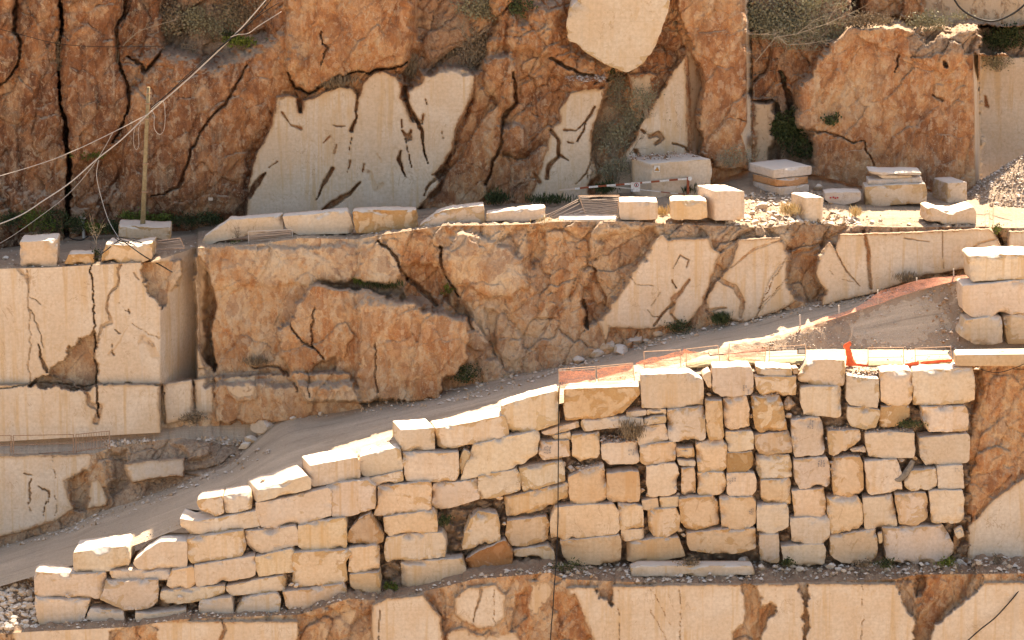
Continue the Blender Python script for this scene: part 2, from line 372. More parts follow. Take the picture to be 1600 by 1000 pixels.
def cliff(name, x0, x1, ytop, ybot, Ytop, Ybot, feats, step=1.7, seed=0, amp=1.0, tone0=0.0, rows=None, sy=1.0, mat='rock', stretch=(.22, .15)):
    xs = xs_grid(x0, x1, step)
    n = rows or int(np.max(ybot(xs) - ytop(xs)) / step)
    v = np.linspace(0, 1, n)[:, None]
    X = np.broadcast_to(xs[None], (n, len(xs))).copy()
    Yp = ytop(xs)[None] * (1 - v) + ybot(xs)[None] * v
    base = Ytop(xs)[None] * (1 - v) + Ybot(xs)[None] * v
    u, q = X / 27.0, Yp / 27.0
    wu = (fbm(u * .5, q * .5, seed + 1, 4) - .5) * 1.3; wq = (fbm(u * .5, q * .5, seed + 9, 4) - .5) * 1.3
    def facet(fu, fq, s):
        f1, f2, a, b, ox, oy = worley((u + wu) * fu + (q * .35) * fu, (q + wq) * fq, seed + s)
        edge = f2 - f1
        return (a - .5) * 1.3 + ((b - .5) * ox + (a - .5) * oy) * 1.6 + .5 * (1 - sst(0, .09, edge))
    raw = .95 * facet(stretch[0], stretch[1], 20) + .52 * facet(.75, .5, 40) + .22 * facet(2.1, 1.5, 60) + .6 * (fbm(u * .35, q * .25, seed + 3, 6, .55) - .5) + .22 * (fbm(u * 2.5, q * 1.6, seed + 5, 4) - .5)
    raw = (raw + .16 * np.abs(fbm(u * 4, q * 3, seed + 6, 4, .6) - .5) * 2) * .66 * amp
    cut = np.zeros_like(X); cc = np.zeros_like(X); tone = np.full_like(X, tone0); dirt = np.zeros_like(X); off = np.zeros_like(X); coff = np.zeros_like(X); ramp = np.ones_like(X)
    ex = (fbm(u * 1.6, q * 1.6, seed + 70, 5, .6) - .5); ey = (fbm(u * 1.6, q * 1.6, seed + 80, 5, .6) - .5)
    for f in feats:
        kind, pl = f[0], f[1]
        bx0, by0 = pl.min(0) - 45; bx1, by1 = pl.max(0) + 45
        m = (X > bx0) & (X < bx1) & (Yp > by0) & (Yp < by1)
        if not m.any(): continue
        rg = f[-1] if isinstance(f[-1], dict) else {}
        er = rg.get('er', 9)
        mx, my = X[m] + ex[m] * er * 2, Yp[m] + ey[m] * er * 2
        if kind == 'crack':
            wd, dep = f[2], f[3]
            wd = np.interp(np.linspace(0, 1, len(pl)), np.linspace(0, 1, len(wd)), wd) if not np.isscalar(wd) else np.full(len(pl), wd)
            wd = wd * .62; jw = (.62 + .8 * fbm(X[m] / 7, Yp[m] / 7, seed + 200, 3, .6))
            d = pdist(X[m] + ex[m] * min(er, 8) * 1.3, Yp[m] + ey[m] * min(er, 8) * 1.3, pl, wd) / jw
            g = 1 - sst(.55, 1.1, d); off[m] += dep * g; cut[m] = np.minimum(cut[m], 1 - g * rg.get('c', 1)); cc[m] = np.minimum(cc[m], 1 - g * rg.get('c', 1) * .8); cc[m] = np.where(cc[m] > .6, np.minimum(cc[m], 1 - .34 * (1 - sst(.9, 2.4, d))), cc[m]); continue
        sd = sdist(mx, my, pl)
        if kind == 'cut':
            g = sst(-1.2, 1.2, sd); o_ = f[2](X[m], Yp[m]) if callable(f[2]) else f[2]; sf = rg.get('s', SOFT)
            cc[m] = np.maximum(cc[m], sst(-sf * .6, sf, sd) * rg.get('c', 1))
            cut[m] = np.maximum(cut[m], g * rg.get('c', 1)); coff[m] = coff[m] * (1 - g) + o_ * g
            ramp[m] = ramp[m] * (1 - g); dirt[m] *= 1 - g
        elif kind == 'raw':
            g = sst(-1.2, 1.2, sd); cut[m] *= 1 - g; cc[m] *= 1 - sst(-5, 7, sd); off[m] += f[2] * g; ramp[m] = ramp[m] * (1 - g) + rg.get('a', 1) * g; coff[m] *= (1 - g)
        elif kind == 'off':
            b = f[3]; g = sst(-b, b, sd); o_ = f[2](X[m], Yp[m]) if callable(f[2]) else f[2]; off[m] += o_ * g
            if 'a' in rg: ramp[m] = ramp[m] * (1 - g) + rg['a'] * g
            if 'bulge' in rg: off[m] -= rg['bulge'] * np.sqrt(np.clip(sd / 40, 0, 1))
        elif kind == 'tone': b = f[3]; g = sst(-b, b, sd); tone[m] = tone[m] * (1 - g) + f[2] * g
        elif kind == 'dirt': b = f[3]; g = sst(-b, b, sd); dirt[m] = np.maximum(dirt[m], f[2] * g)
    cm = cut
    Y = base + off + ramp * raw + coff + cm * .03 * (fbm(u * .8, q * .8, seed + 90, 4) - .5)
    if name == 'middle_cliff': tone = tone + .08
    G = at(X, Yp, Y)
    o = grid_obj(name, G, M[mat], {'cut': cut, 'cutc': cc, 'tone': tone, 'dirt': dirt})
    tag(o, kind='structure')
    return o, xs, G, Y
def RECT(x0, y0, x1, y1): return np.array([[x0, y0], [x1, y0], [x1, y1], [x0, y1]], float)
def loft(name, xs, rows, mat, n=30, seed=0, nz=.06, attrs=None, lump=.0, tracks=0):
    """a ground sheet through 3-D lines (each (len(xs),3)); uneven in z away from its first line"""
    out = []
    for a, b in zip(rows[:-1], rows[1:]):
        for t in np.linspace(0, 1, n, endpoint=False): out.append(a * (1 - t) + b * t)
    out.append(rows[-1]); G = np.array(out)
    x, y = G[..., 0], G[..., 1]
    fade = np.minimum(1, np.arange(len(out)) / 3.0)[:, None]
    d = nz * 2 * (fbm(x * .35, y * .35, seed, 5, .6) - .5) + nz * .8 * (fbm(x * 2.2, y * 2.2, seed + 3, 4, .6) - .5)
    if lump:
        f1 = worley(x * 1.7, y * 1.7, seed + 8)[0]; g = sst(.45, .62, fbm(x * .4, y * .4, seed + 12, 3))
        d = d + lump * sst(.5, .1, f1) * g
    G[..., 2] += d * fade
    at2 = dict(attrs or {}); at2['vv'] = np.broadcast_to(np.linspace(0, 1, len(out))[:, None], G.shape[:2]); o = grid_obj(name, G, M[mat], at2, flip=True); tag(o, kind='structure'); return o, G

# ---- depth of the walls (metres behind the lowest face), by column of the photograph
Yup = itp('-400,24 700,23.4 1000,23.4 1330,23.8 1900,24.5')
Ymid = itp('-400,12.6 300,12.6 700,11.7 1000,12.1 1400,13.1 1900,13.4')

# ---- upper cliff ------------------------------------------------
up_bot = itp('-400,392 0,392 130,372 300,365 400,340 500,335 640,333 760,325 900,318 960,310 1000,300 1100,288 1170,266 1270,272 1340,290 1530,300 1900,296')
up_top = itp('-400,-104 300,-108 500,-112 850,-112 930,-70 1000,-35 1320,-40 1345,-85 1900,-95')
UF = []
a = UF.append
# tones
a(('tone', RECT(-450, -250, 430, 420), -.24, 30)); a(('tone', Z('r1', '-900,300 250,300 300,1000 150,1200 -900,1200'), -.29, 30)); a(('tone', Z('r1', '330,500 1100,600 1100,1000 330,1000'), -.27, 30))
a(('tone', Z('r2', '-150,200 150,150 150,420 80,500 0,680 -150,800'), -.1, 12))
a(('tone', Z('r2', '140,-200 745,-200 745,200 690,300 500,330 240,420 150,330'), -.04, 12))
a(('tone', Z('r2', '745,-200 1010,-200 1000,330 850,300 745,340'), -.22, 12))
a(('tone', Z('r2', '1010,60 1235,60 1235,1000 900,1000 900,600'), -.04, 15))
a(('tone', Z('r3', '40,420 430,340 430,420 260,420 200,560 140,720 60,900 0,900'), -.17, 10))
a(('tone', Z('r3', '740,-100 1080,-100 1085,760 860,700 880,300'), -.03, 10))
a(('tone', RECT(1165, -100, 1335, 200), -.2, 20)); a(('tone', Z('r4', '180,430 340,200 470,90 1010,130 1025,860 270,760 180,600'), -.02, 12))
a(('tone', Z('r4', '260,600 700,620 1020,560 1030,900 280,900'), -.12, 25))
a(('tone', RECT(1190, 250, 1380, 320), -.08, 10))
# seams between the pillars of the left part
a(('crack', Z('r1', '270,-300 275,0 290,120 265,200 268,330 278,480 295,560 310,700 320,800 305,1100'), [3, 3.5, 5, 4, 3, 4.5, 6, 6, 6], 3.0))
a(('off', Z('r1', '285,-500 560,-500 540,150 545,280 600,430 570,560 520,700 340,780 320,900 300,560'), -.35, 10, {'a': .55, 'bulge': .8}))
a(('off', Z('r1', '60,130 100,-500 270,-500 290,100 262,200 300,700 310,1000 60,1050 20,500 60,300'), .15, 10, {'a': .6, 'bulge': .9}))
a(('off', Z('r1', '-1200,-500 95,-500 58,130 88,180 80,300 0,400 -1200,450'), -.9, 7, {'a': .5, 'bulge': .9}))
a(('crack', Z('r1', '95,-200 60,130 90,190 80,300 0,400 -60,420'), [4, 5, 4, 3, 3], 1.2))
a(('crack', Z('r1', '570,-200 572,60 530,140 545,280 600,440 570,560 520,650'), [5, 6, 5, 4, 3, 2], 1.2))
a(('off', Z('r1', '700,300 760,230 950,270 1020,300 1235,180 1330,100 1400,300 1150,680 1130,900 1060,1000 560,1000 560,560 600,430'), -.3, 12, {'a': .55, 'bulge': .9}))
a(('off', Z('r1', '560,-200 900,-200 920,100 740,210 580,260'), 1.0, 15))
a(('crack', Z('r1', '1135,290 1060,440 920,600 820,860 700,900'), [2, 4, 3, 4, 2], .7))
a(('crack', Z('r1', '580,260 650,300 670,330 720,270 745,235'), [3, 4, 5, 3], .9))
a(('off', Z('r1', '730,-300 1235,-300 1235,150 1040,250 960,290 850,230 760,220'), 1.8, 10))
a(('dirt', Z('r1', '800,0 1100,0 1060,230 900,250 760,200'), .8, 20))
a(('off', Z('r1', '20,850 330,950 560,870 560,1100 -60,1120'), -.6, 15))
# block above the big sawn face, recess beside it
a(('off', Z('r2', '140,-400 740,-400 745,200 690,290 620,310 500,330 460,320 400,350 240,420 180,400 150,330 140,100'), -1.1, 4, {'a': .35, 'bulge': .45}))
a(('crack', Z('r2', '305,140 300,200 330,220 300,300'), [3, 2, 3, 1], .5))
a(('crack', Z('r2', '150,330 180,405 240,425 400,352 460,322 520,330 620,312 690,292'), 3.2, 1.2))
a(('off', Z('r2', '745,-300 1010,-300 1100,100 1010,330 850,310 760,340 690,420 670,340 700,300'), 1.3, 7))
a(('dirt', Z('r2', '760,0 1000,0 1000,290 850,300 760,280'), .5, 25))
a(('off', Z('r2', '1110,70 1170,30 1235,130 1235,260 1120,200'), -.6, 8, {'bulge': .6}))
a(('off', Z('r2', '1040,280 1160,240 1215,300 1190,480 1130,500 1050,400'), -.5, 5, {'a': .5, 'bulge': .6}))
a(('off', Z('r2', '1000,360 1130,510 1120,700 1050,880 1000,980 760,980 850,830 910,680 985,450'), -.2, 5, {'a': .5}))
a(('crack', Z('r2', '1180,330 1200,470 1130,540 1130,650 1080,780 1050,850'), [3, 5, 4, 4, 4, 3], 1.0))
# the big sawn face
a(('cut', Z('r2', '-45,990 -40,880 0,700 60,600 95,440 150,435 185,445 200,520 212,520 215,460 300,430 390,395 440,400 468,440 478,436 490,380 520,345 580,325 650,350 668,380 668,440 690,500 720,560 700,480 695,410 760,385 770,350 830,330 835,308 930,310 985,325 1005,355 985,450 920,600 905,680 860,760 820,800 850,840 740,970 730,1050 -45,1050'), -.55, {'er': 3}))
for s, wd, dp in [('468,440 462,540 440,600', [3, 3, 6], .6), ('680,400 705,500 760,600 775,700 792,752', [5, 5, 4, 2, 1], .8), ('668,690 655,735 688,812', [2, 5, 1], .6), ('685,640 712,772', [1, 4, 1], .6),
                  ('352,775 318,830 275,920', [5, 5, 1], .5), ('482,835 430,890 350,940 305,968', [1.5, 6, 8, 4], .5), ('45,795 5,840 -30,900', [2, 8, 7], .6), ('120,520 160,570 205,590', [4, 1.2, 5], .2),
                  ('345,575 408,580', [.5, 2], .2), ('437,630 425,710', [1, 4, 1], .3), ('432,740 420,790', [2.5, .8], .2), ('768,530 760,570', [4, 2], .3), ('722,520 745,560', [3, 5], .3), ('370,670 358,705', [3, 3.5], .12),
                  ('340,628 305,655', [3.5, 1], .12), ('668,550 672,585', [2, 2.5], .3), ('675,600 700,640 715,600', [2, 7, 3], .4), ('498,755 490,790', [3, 1.5], .2), ('780,455 782,478', 1.6, .3), ('850,600 858,640', 1, .2), ('812,800 860,790 800,840 770,900', [2, 4, 3, 2], .4), ('55,770 100,740', [.8, 1.5], .2)]:
    a(('crack', Z('r2', s), wd, dp, {'er': 4}))
a(('crack', Z('r2', '560,705 570,745', ), [2, 1.5], .02, {'c': .45})); a(('crack', Z('r2', '500,790 530,800 545,870 580,840', ), [4, 3, 5, 3], .02, {'c': .42}))
# rock under and round the white boulder
a(('off', Z('r3', '70,40 220,0 240,200 440,310 430,420 330,405 180,340 160,270 40,200'), -.5, 8, {'bulge': .5}))
a(('crack', Z('r3', '180,270 300,330 440,370', ), [4, 5, 4], 1.0)); a(('off', Z('r3', '0,560 70,600 75,680 20,740 -60,700 -60,580'), -.6, 5, {'bulge': .5, 'a': .4}))
a(('raw', Z('r3', '430,320 520,340 580,330 700,90 760,100 800,250 720,360 650,480 560,620 480,780 430,880 350,900 370,700 380,560 430,440'), .5))
a(('tone', Z('r3', '580,330 690,130 800,230 740,330 650,480 560,640 440,850 380,880 500,560'), -.2, 8)); a(('tone', Z('r3', '440,440 560,400 600,520 520,700 400,900 360,720'), .12, 10))
# sawn faces left and right of that gully
a(('cut', Z('r3', '75,930 110,830 150,700 190,580 215,560 215,500 260,430 330,405 425,410 425,450 400,510 380,560 365,620 370,720 400,800 350,850 370,1000 60,1000'), -.4, {'er': 3}))
for s, wd, dp in [('380,490 340,560 330,600 300,650', [3, 2, 2], .4), ('180,600 215,650 215,720 170,760 160,820', [5, 4, 5, 6], .5), ('215,710 260,735', [4, 1.5], .4), ('240,600 300,600 335,560', [3, 1, 2], .3), ('255,655 280,658', 2, .3), ('370,720 340,800 290,850', [2, .8], .3), ('345,790 355,880', [1, 1], .3), ('100,800 125,835', [4, 6], .3)]:
    a(('crack', Z('r3', s), wd, dp, {'er': 4}))
a(('cut', Z('r3', '430,880 480,780 560,640 600,560 650,480 720,360 780,265 800,270 806,500 812,740 560,740 560,900 430,900'), .1, {'er': 3}))
a(('cut', Z('r3', '800,240 820,225 860,300 862,330 875,400 850,500 850,580 878,630 860,720 820,740 812,500'), lambda x, y: .1 + (x - 1073) * .05, {'er': 3, 'c': .8}))
a(('cut', Z('r3', '530,340 580,345 650,345 650,400 600,520 570,560 540,440'), -.1, {'c': .7}))
for s, wd, dp in [('635,630 670,615 695,635 660,660', [5, 6, 4], .35), ('595,600 610,610', 4, .4), ('740,660 800,680 825,720', [2.5, 2.5, 2], .4), ('570,690 600,740', [5, 2], .4)]:
    a(('crack', Z('r3', s), wd, dp, {'er': 4}))
# the tall pillar
a(('off', Z('r3', '745,-400 1095,-400 1105,780 930,760 860,720 880,640 855,560 878,420 862,320 800,130 760,60'), -.9, 3, {'a': .32}))
a(('cut', Z('r3', '1062,-400 1095,-400 1102,300 1105,900 1082,900 1085,740 1052,620 1078,560 1075,300 1072,40'), lambda x, y: (x - 1163) * .11 + .1, {'er': 1.2, 's': 2}))
a(('crack', Z('r3', '1020,535 1075,555'), [1, 1.5], .2))
a(('cut', Z('r3', '1107,455 1190,455 1225,480 1235,560 1240,900 1107,900'), .9, {'c': .66, 'er': 5}))
# vegetated cleft
a(('off', Z('r4', '-40,-400 500,-400 470,90 340,200 180,430 200,600 260,620 260,760 70,760 90,470 -40,440'), 1.9, 6))
a(('dirt', Z('r4', '60,450 180,460 260,620 260,780 40,780'), .8, 12)); a(('dirt', RECT(1165, -60, 1340, 60), .6, 20))
a(('crack', Z('r4', '120,330 150,440 160,600', ), [5, 8, 6], 1.4))
# the big orange block and its lit flank
a(('off', Z('r4', '180,460 340,190 470,95 700,90 800,180 900,140 1010,130 1036,140 1036,400 1036,860 1036,960 260,960 200,600'), -.7, 3, {'a': .34}))
a(('off', RECT(1325, -400, 2400, 40), 4.2, 6)); a(('off', Z('r4', '470,70 720,90 780,130 1010,115 1012,132 900,150 780,200 700,100 470,105'), .9, 4))
a(('crack', Z('r4', '655,255 645,300 635,340', ), [3, 2, 1], .5)); a(('crack', Z('r4', '875,285 885,300', ), 5, 1.0)); a(('crack', Z('r4', '810,440 860,460', ), [2, 3.5], .4)); a(('crack', Z('r4', '200,605 320,600 450,660 500,640 520,700 545,760', ), [3, 3, 1.5, 1.5, 2], .5))
a(('tone', Z('r4', '870,300 895,300 930,600 920,780 870,780 862,500'), -.13, 5)); a(('tone', Z('r4', '300,330 620,330 620,480 350,480'), .13, 25)); a(('tone', Z('r4', '620,500 760,500 740,600 640,590'), .16, 8)); a(('tone', Z('r4', '440,650 520,650 530,770 470,760'), .14, 8))
a(('tone', Z('r4', '900,140 1010,140 1010,200 960,180'), .14, 6))
a(('off', RECT(1529, 40, 2400, 87), 5.0, 1.5)); a(('cut', RECT(1530, 87, 2400, 400), 5.0, {'er': 2, 'c': .9, 's': 3}))
a(('cut', np.array([[1519, 47], [1525, 47], [1531, 160], [1532, 310], [1524, 310], [1522, 160]], float), lambda x, y: np.clip((x - np.interp(y, [47, 310], [1519, 1524])) * .62, 0, 6) - .2, {'er': .25, 's': 1.5}))
a(('raw', RECT(1420, 38, 2400, 87), .3)); a(('dirt', RECT(1420, 34, 2400, 86), .85, 8))
a(('cut', RECT(1440, -300, 2400, 38), 1.2, {'c': .62, 'er': 8})); a(('tone', RECT(1440, -300, 2400, 40), .1, 6))
a(('crack', Z('r4', '1060,450 1062,480'), [4, 5], .15))
o_up, xs_up, G_up, Y_up = cliff('upper_cliff', -400, 1900, up_top, up_bot, lambda x: Yup(x) + np.interp(x, [800, 1000], [0, 1.2]), Yup, UF, seed=11, stretch=(.2, .09), tone0=-.05)

# ---- middle cliff ------------------------------------------------
mid_top = itp('-400,424 0,420 80,418 130,415 232,410 260,402 290,392 300,388 400,382 470,372 560,374 600,366 700,352 760,352 830,350 870,346 968,346 1100,352 1200,356 1240,350 1300,352 1400,355 1540,354 1560,356 1600,356 1900,354')
mid_bot = itp('-400,690 0,690 265,675 290,668 400,662 520,650 640,632 735,612 850,590 920,572 1000,550 1050,530 1140,518 1250,490 1400,462 1510,445 1570,430 1900,400')
MF = []; a = MF.append
a(('tone', RECT(-450, 380, 330, 720), .2, 10)); a(('tone', RECT(330, 350, 640, 640), .08, 20)); a(('tone', Z('r6', '20,160 660,160 660,360 0,380'), .22, 12))
a(('tone', Z('r6', '160,550 230,380 300,350 620,430 960,520 985,580 970,730 860,820 560,860 240,880 110,640'), .02, 8))
a(('tone', Z('r6', '850,480 985,560 970,730 860,820'), -.05, 10)); a(('tone', Z('r6', '60,400 200,400 150,700 0,700 0,430'), .1, 20))
a(('tone', Z('r6', '850,130 1235,130 1235,420 900,350'), .22, 10)); a(('tone', Z('r6', '640,180 900,260 880,420 960,500 720,460 660,340'), -.16, 10))
a(('tone', RECT(740, 470, 930, 620), .13, 20)); a(('tone', Z('r7', '340,720 320,500 430,330 650,300 640,360 400,700'), -.07, 10)); a(('tone', Z('r7', '60,290 430,290 430,500 300,700 340,720 100,720 60,560'), .07, 14))
a(('tone', RECT(930, 340, 1900, 560), .1, 10)); a(('tone', RECT(930, 340, 1240, 372), .16, 6)); a(('tone', Z('r8', '340,260 1080,265 1080,300 340,310'), -.16, 5))
# left sawn block in two benches
def corner(x, y): return np.where(x > 250, (x - 250) * .075, 0) - .7
a(('cut', RECT(-500, 300, 308, 602), corner, {'er': 1.0}))
a(('cut', np.array([[-500, 604], [250, 599], [252, 720], [-500, 720]], float), -1.25, {'er': 1.5})); a(('cut', Z('r5', '745,822 885,800 888,980 760,1010 745,960'), -.5, {'er': 1.5}))
a(('crack', Z('r5', '-300,848 0,845 200,820 380,830 445,828 600,822 740,826'), 1.6, .35)); a(('crack', Z('r5', '420,270 428,420 436,600 445,800 450,960'), [1.6, 1.8, 2.2, 1.5], .5)); a(('crack', Z('r5', '125,300 133,420 135,600 138,840'), [2, 1.2, 1.6], .12, {'c': .6}))
a(('crack', Z('r5', '85,290 125,340'), [4, 6], .1)); a(('crack', Z('r5', '140,420 185,455'), [.6, 2], .1)); a(('crack', Z('r5', '135,470 175,560 195,650'), [.7, 1.8, 1.2], .15)); a(('crack', Z('r5', '172,640 190,700 215,765'), [1.5, 3, 5], .5))
a(('raw', Z('r5', '235,755 300,690 330,640 370,610 435,582 445,700 455,830 400,850 300,800 225,790'), .35, {'a': .25})); a(('raw', Z('r5', '135,840 190,790 300,800 380,845'), .2, {'a': .4}))
a(('raw', Z('r5', '650,262 830,262 832,330 815,390 790,400 770,430 755,470 740,490 720,440 690,410 665,360'), .3, {'a': .3}))
a(('crack', Z('r5', '552,280 535,370 520,390 490,440 488,480 510,540 470,560 462,590 445,640'), [3, 3, 3, 4, 3, 5, 3, 2], .15)); a(('crack', Z('r5', '525,575 550,595'), [1, 2], .2)); a(('crack', Z('r5', '590,480 600,500'), 2.2, .2)); a(('crack', Z('r5', '610,310 640,335'), [1, 2], .1)); a(('crack', Z('r5', '518,640 520,690'), [1.3, 1.6], .2)); a(('crack', Z('r5', '600,540 680,590 740,610'), [.8, 1.2], .08)); a(('crack', Z('r5', '535,440 570,480 590,490'), [.5, .9], .08)); a(('crack', Z('r5', '590,550 550,640 500,690'), [.8, 1.8, 3], .05, {'c': .5})); a(('crack', Z('r5', '630,640 660,610 690,650 720,700'), [3, 7, 8, 5], .05, {'c': .45}))
a(('crack', Z('r5', '382,840 400,880 410,920 460,930 440,1000'), [4, 6, 8, 8], .2)); a(('crack', Z('r5', '748,860 755,1000'), [1, 2.4], .3)); a(('crack', Z('r5', '450,830 450,980'), 2.5, .4))
# step, tan raw slab, and what follows to the right
a(('cut', Z('r5', '895,230 915,240 960,320 995,450 975,560 970,620 995,740 985,770 930,700 905,640 900,420'), lambda x, y: 1.3 + (x - 305) * .03, {'c': .6, 'er': 4}))
a(('off', RECT(322, 340, 560, 600), .9, 6, {'a': .42})); a(('off', RECT(560, 340, 700, 470), .6, 10))
a(('cut', Z('r5', '888,800 980,790 985,960 900,965'), -.2, {'er': 1})); a(('off', Z('r5', '990,790 1600,770 1700,1000 985,1000'), -.7, 1.5, {'a': .3})); a(('cut', Z('r5', '1028,780 1190,765 1180,900 1090,905 1030,860'), -.3, {'er': 3, 'c': .68}))
a(('off', Z('r6', '-220,190 0,200 350,185 470,180 560,165 650,240 665,310 650,360 560,350 400,345 290,360 0,380 -220,380'), -.25, 4, {'a': .4, 'bulge': .15}))
a(('off', Z('r6', '290,345 460,345 640,370 700,440 620,420 420,392 290,362'), .7, 5)); a(('dirt', Z('r6', '440,345 660,360 690,420 560,400 440,385'), .8, 4))
a(('off', Z('r6', '155,550 230,380 300,355 400,388 520,400 620,430 740,470 870,500 960,520 985,580 970,730 860,820 860,900 560,900 240,900 160,800 110,640 105,570'), -1.25, 3, {'a': .38, 'bulge': .2}))
a(('crack', Z('r6', '275,470 250,560 255,640 310,700'), [2, 2.5, 2, 3], .4)); a(('crack', Z('r6', '155,555 210,630 260,650'), [2, 3], .4)); a(('off', Z('r6', '250,740 370,690 380,760 250,765'), .7, 3)); a(('crack', Z('r6', '545,640 545,760 560,860'), [1, 2, 2.5], .3)); a(('crack', Z('r6', '-20,745 100,740 170,800 190,860'), [2, 3, 3, 3], .4)); a(('crack', Z('r6', '235,770 245,880'), 2, .3))
for q in ('350,400 370,600 380,780', '480,420 490,620 485,800', '590,450 610,640 620,780', '700,490 760,640 790,780', '430,420 440,700'):
    a(('crack', Z('r6', q), [6, 8, 5], -.03, {'c': -.33}))
a(('off', Z('r6', '870,200 930,130 1040,130 1235,250 1250,380 1180,440 1060,420 940,360 880,320 850,240'), -.35, 5, {'a': .4, 'bulge': .25}))
a(('off', Z('r6', '670,290 730,260 850,290 880,340 960,480 1000,560 900,500 740,460 670,380'), .9, 6)); a(('crack', Z('r6', '850,200 855,260 880,330 930,420'), [4, 4, 5, 2], .8)); a(('crack', Z('r6', '560,170 640,240 662,310 700,340'), [3, 4, 4], .7)); a(('crack', Z('r6', '700,340 770,400 830,460'), [5, 6, 3], .6))
a(('off', Z('r6', '1060,480 1110,500 1110,700 1060,700'), .5, 4)); a(('off', Z('r7', '60,300 160,300 150,400 100,470'), .5, 4))
a(('off', Z('r7', '420,310 650,290 660,330 400,700 350,740 330,600'), .8, 5))
a(('crack', Z('r7', '330,620 350,740', ), [5, 6], .8)); a(('off', Z('r7', '150,270 640,270 640,300 420,320 160,330'), -.15, 4)); 
# sawn faces along the haul road
a(('cut', Z('r7', '395,715 480,600 560,480 650,340 690,315 720,335 905,325 920,370 955,395 930,480 905,560 870,640 810,720 740,730 640,745 450,740 430,820'), -.5, {'er': 3}))
for s, wd, dp in [('740,470 775,410 812,432 802,462', [.6, 1.6, 1.6, 1.2], .12), ('735,520 752,560', [1, 2], .2), ('815,520 770,580 740,610 735,680', [3, 6, 9, 5], .15), ('740,630 690,680 655,730', [5, 3, 2.5], .3), ('735,680 775,730', [3, 2.5], .15), ('625,660 650,690 690,690', [.8, 1.2], .1), ('530,490 570,545 650,548', [.6, 1], .08), ('680,580 640,640', .8, .08)]:
    a(('crack', Z('r7', s), wd, dp, {'er': 3}))
a(('cut', Z('r7', '890,620 905,580 940,530 990,480 1010,420 1040,335 1235,325 1235,660 1140,690 1040,715 960,690 900,660'), -.35, {'er': 3}))
for s, wd, dp in [('960,520 1030,560 1060,620 1050,690', [6, 7, 5], .2), ('1230,450 1180,530 1130,660', [2.5, 1, 1.2], .1), ('1230,560 1140,660', [1, .7], .1), ('1000,470 1110,380 1230,340', [1, 3, 2], .05), ('980,650 900,660', [3, 5], .2)]:
    a(('crack', Z('r7', s), wd, dp, {'er': 3}))
a(('cut', Z('r8', '-40,400 0,395 60,340 130,345 155,420 150,500 165,570 190,620 120,660 20,695 -60,720'), -.3, {'er': 3})); a(('crack', Z('r8', '5,690 60,560 150,410'), [2, 1, .8], .1)); a(('crack', Z('r8', '20,650 150,510'), .8, .1))
a(('off', Z('r8', '155,240 335,240 330,330 290,420 280,500 320,570 290,620 200,620 165,560 150,470'), .9, 5)); a(('tone', Z('r8', '155,240 335,240 330,330 290,420 280,500 320,570 290,620 200,620 165,560 150,470'), .0, 5))
a(('cut', Z('r8', '280,500 290,400 340,345 365,380 385,310 640,303 1080,283 1120,340 1140,390 1130,450 985,470 780,500 560,580 300,640 320,570'), -.5, {'er': 2.5}))
for s, wd, dp in [('500,300 520,400 530,560', [5, 5, 4], .25), ('360,370 420,480 480,550', [2, 2, 1], .12), ('862,285 864,465', 1.4, .08), ('960,400 1030,350 1120,330', [1, 2.5, 2], .05), ('690,330 800,345', [2, 1], .05), ('400,520 450,530', .6, .05), ('340,480 360,500', .7, .05)]:
    a(('crack', Z('r8', s), wd, dp, {'er': 3}))
a(('cut', Z('r8', '1165,300 1800,275 1800,420 1150,420'), -.4, {'er': 2})); a(('crack', Z('r8', '1085,270 1130,330 1150,400'), [3, 5, 4], 1.2))
a(('dirt', Z('r8', '-1200,240 160,240 330,250 1080,255 1090,272 700,285 330,300 0,290 -600,280'), .7, 4)); a(('dirt', Z('r7', '620,265 1235,265 1235,300 900,320 700,310'), .75, 5))
o_mid, xs_mid, G_mid, Y_mid = cliff('middle_cliff', -400, 1900, mid_top, mid_bot, lambda x: Ymid(x) + .3, Ymid, MF, seed=31, step=1.6, amp=.66, tone0=.0)

# ---- lowest cliff ------------------------------------------------
low_top = itp('-400,995 0,990 70,986 200,980 280,968 470,960 545,935 590,938 690,918 740,905 860,895 880,905 1000,910 1180,912 1400,905 1430,898 1600,896 1900,892')
Ylow = itp('-400,-.3 540,-.3 600,0 1900,0')
LF = []; a = LF.append
a(('tone', RECT(-450, 850, 1900, 1500), .12, 10)); a(('tone', RECT(470, 900, 900, 1300), .14, 10))
a(('cut', RECT(-420, 970, 470, 1800), -.1, {'er': 2})); a(('raw', Z('A', '480,955 590,930 680,945 700,1000 600,1100 480,1100'), .2)); a(('crack', np.array([[345, 968], [352, 985], [340, 1010]]), [2, 5, 6], .2)); a(('raw', np.array([[-400, 960], [20, 975], [20, 1100], [-400, 1100]], float), .4))
a(('raw', Z('B', '570,900 640,890 830,850 900,1000 930,1200 560,1200'), .4)); a(('tone', Z('B', '740,870 830,860 900,1000 930,1200 740,1000'), .25, 6))
a(('cut', Z('L7', '232,240 300,212 460,195 500,250 540,300 550,400 550,1200 225,1200'), -.3, {'er': 2})); a(('crack', Z('L7', '265,260 266,400'), [1, 1.3], .2))
a(('cut', Z('L7', '600,210 660,165 780,150 830,200 830,300 780,345 730,355 660,330 600,290'), -.25, {'er': 2})); a(('crack', Z('L7', '718,175 705,250 680,330'), [5, 3, 1], .15)); a(('crack', Z('L7', '780,150 782,330'), .8, .08))
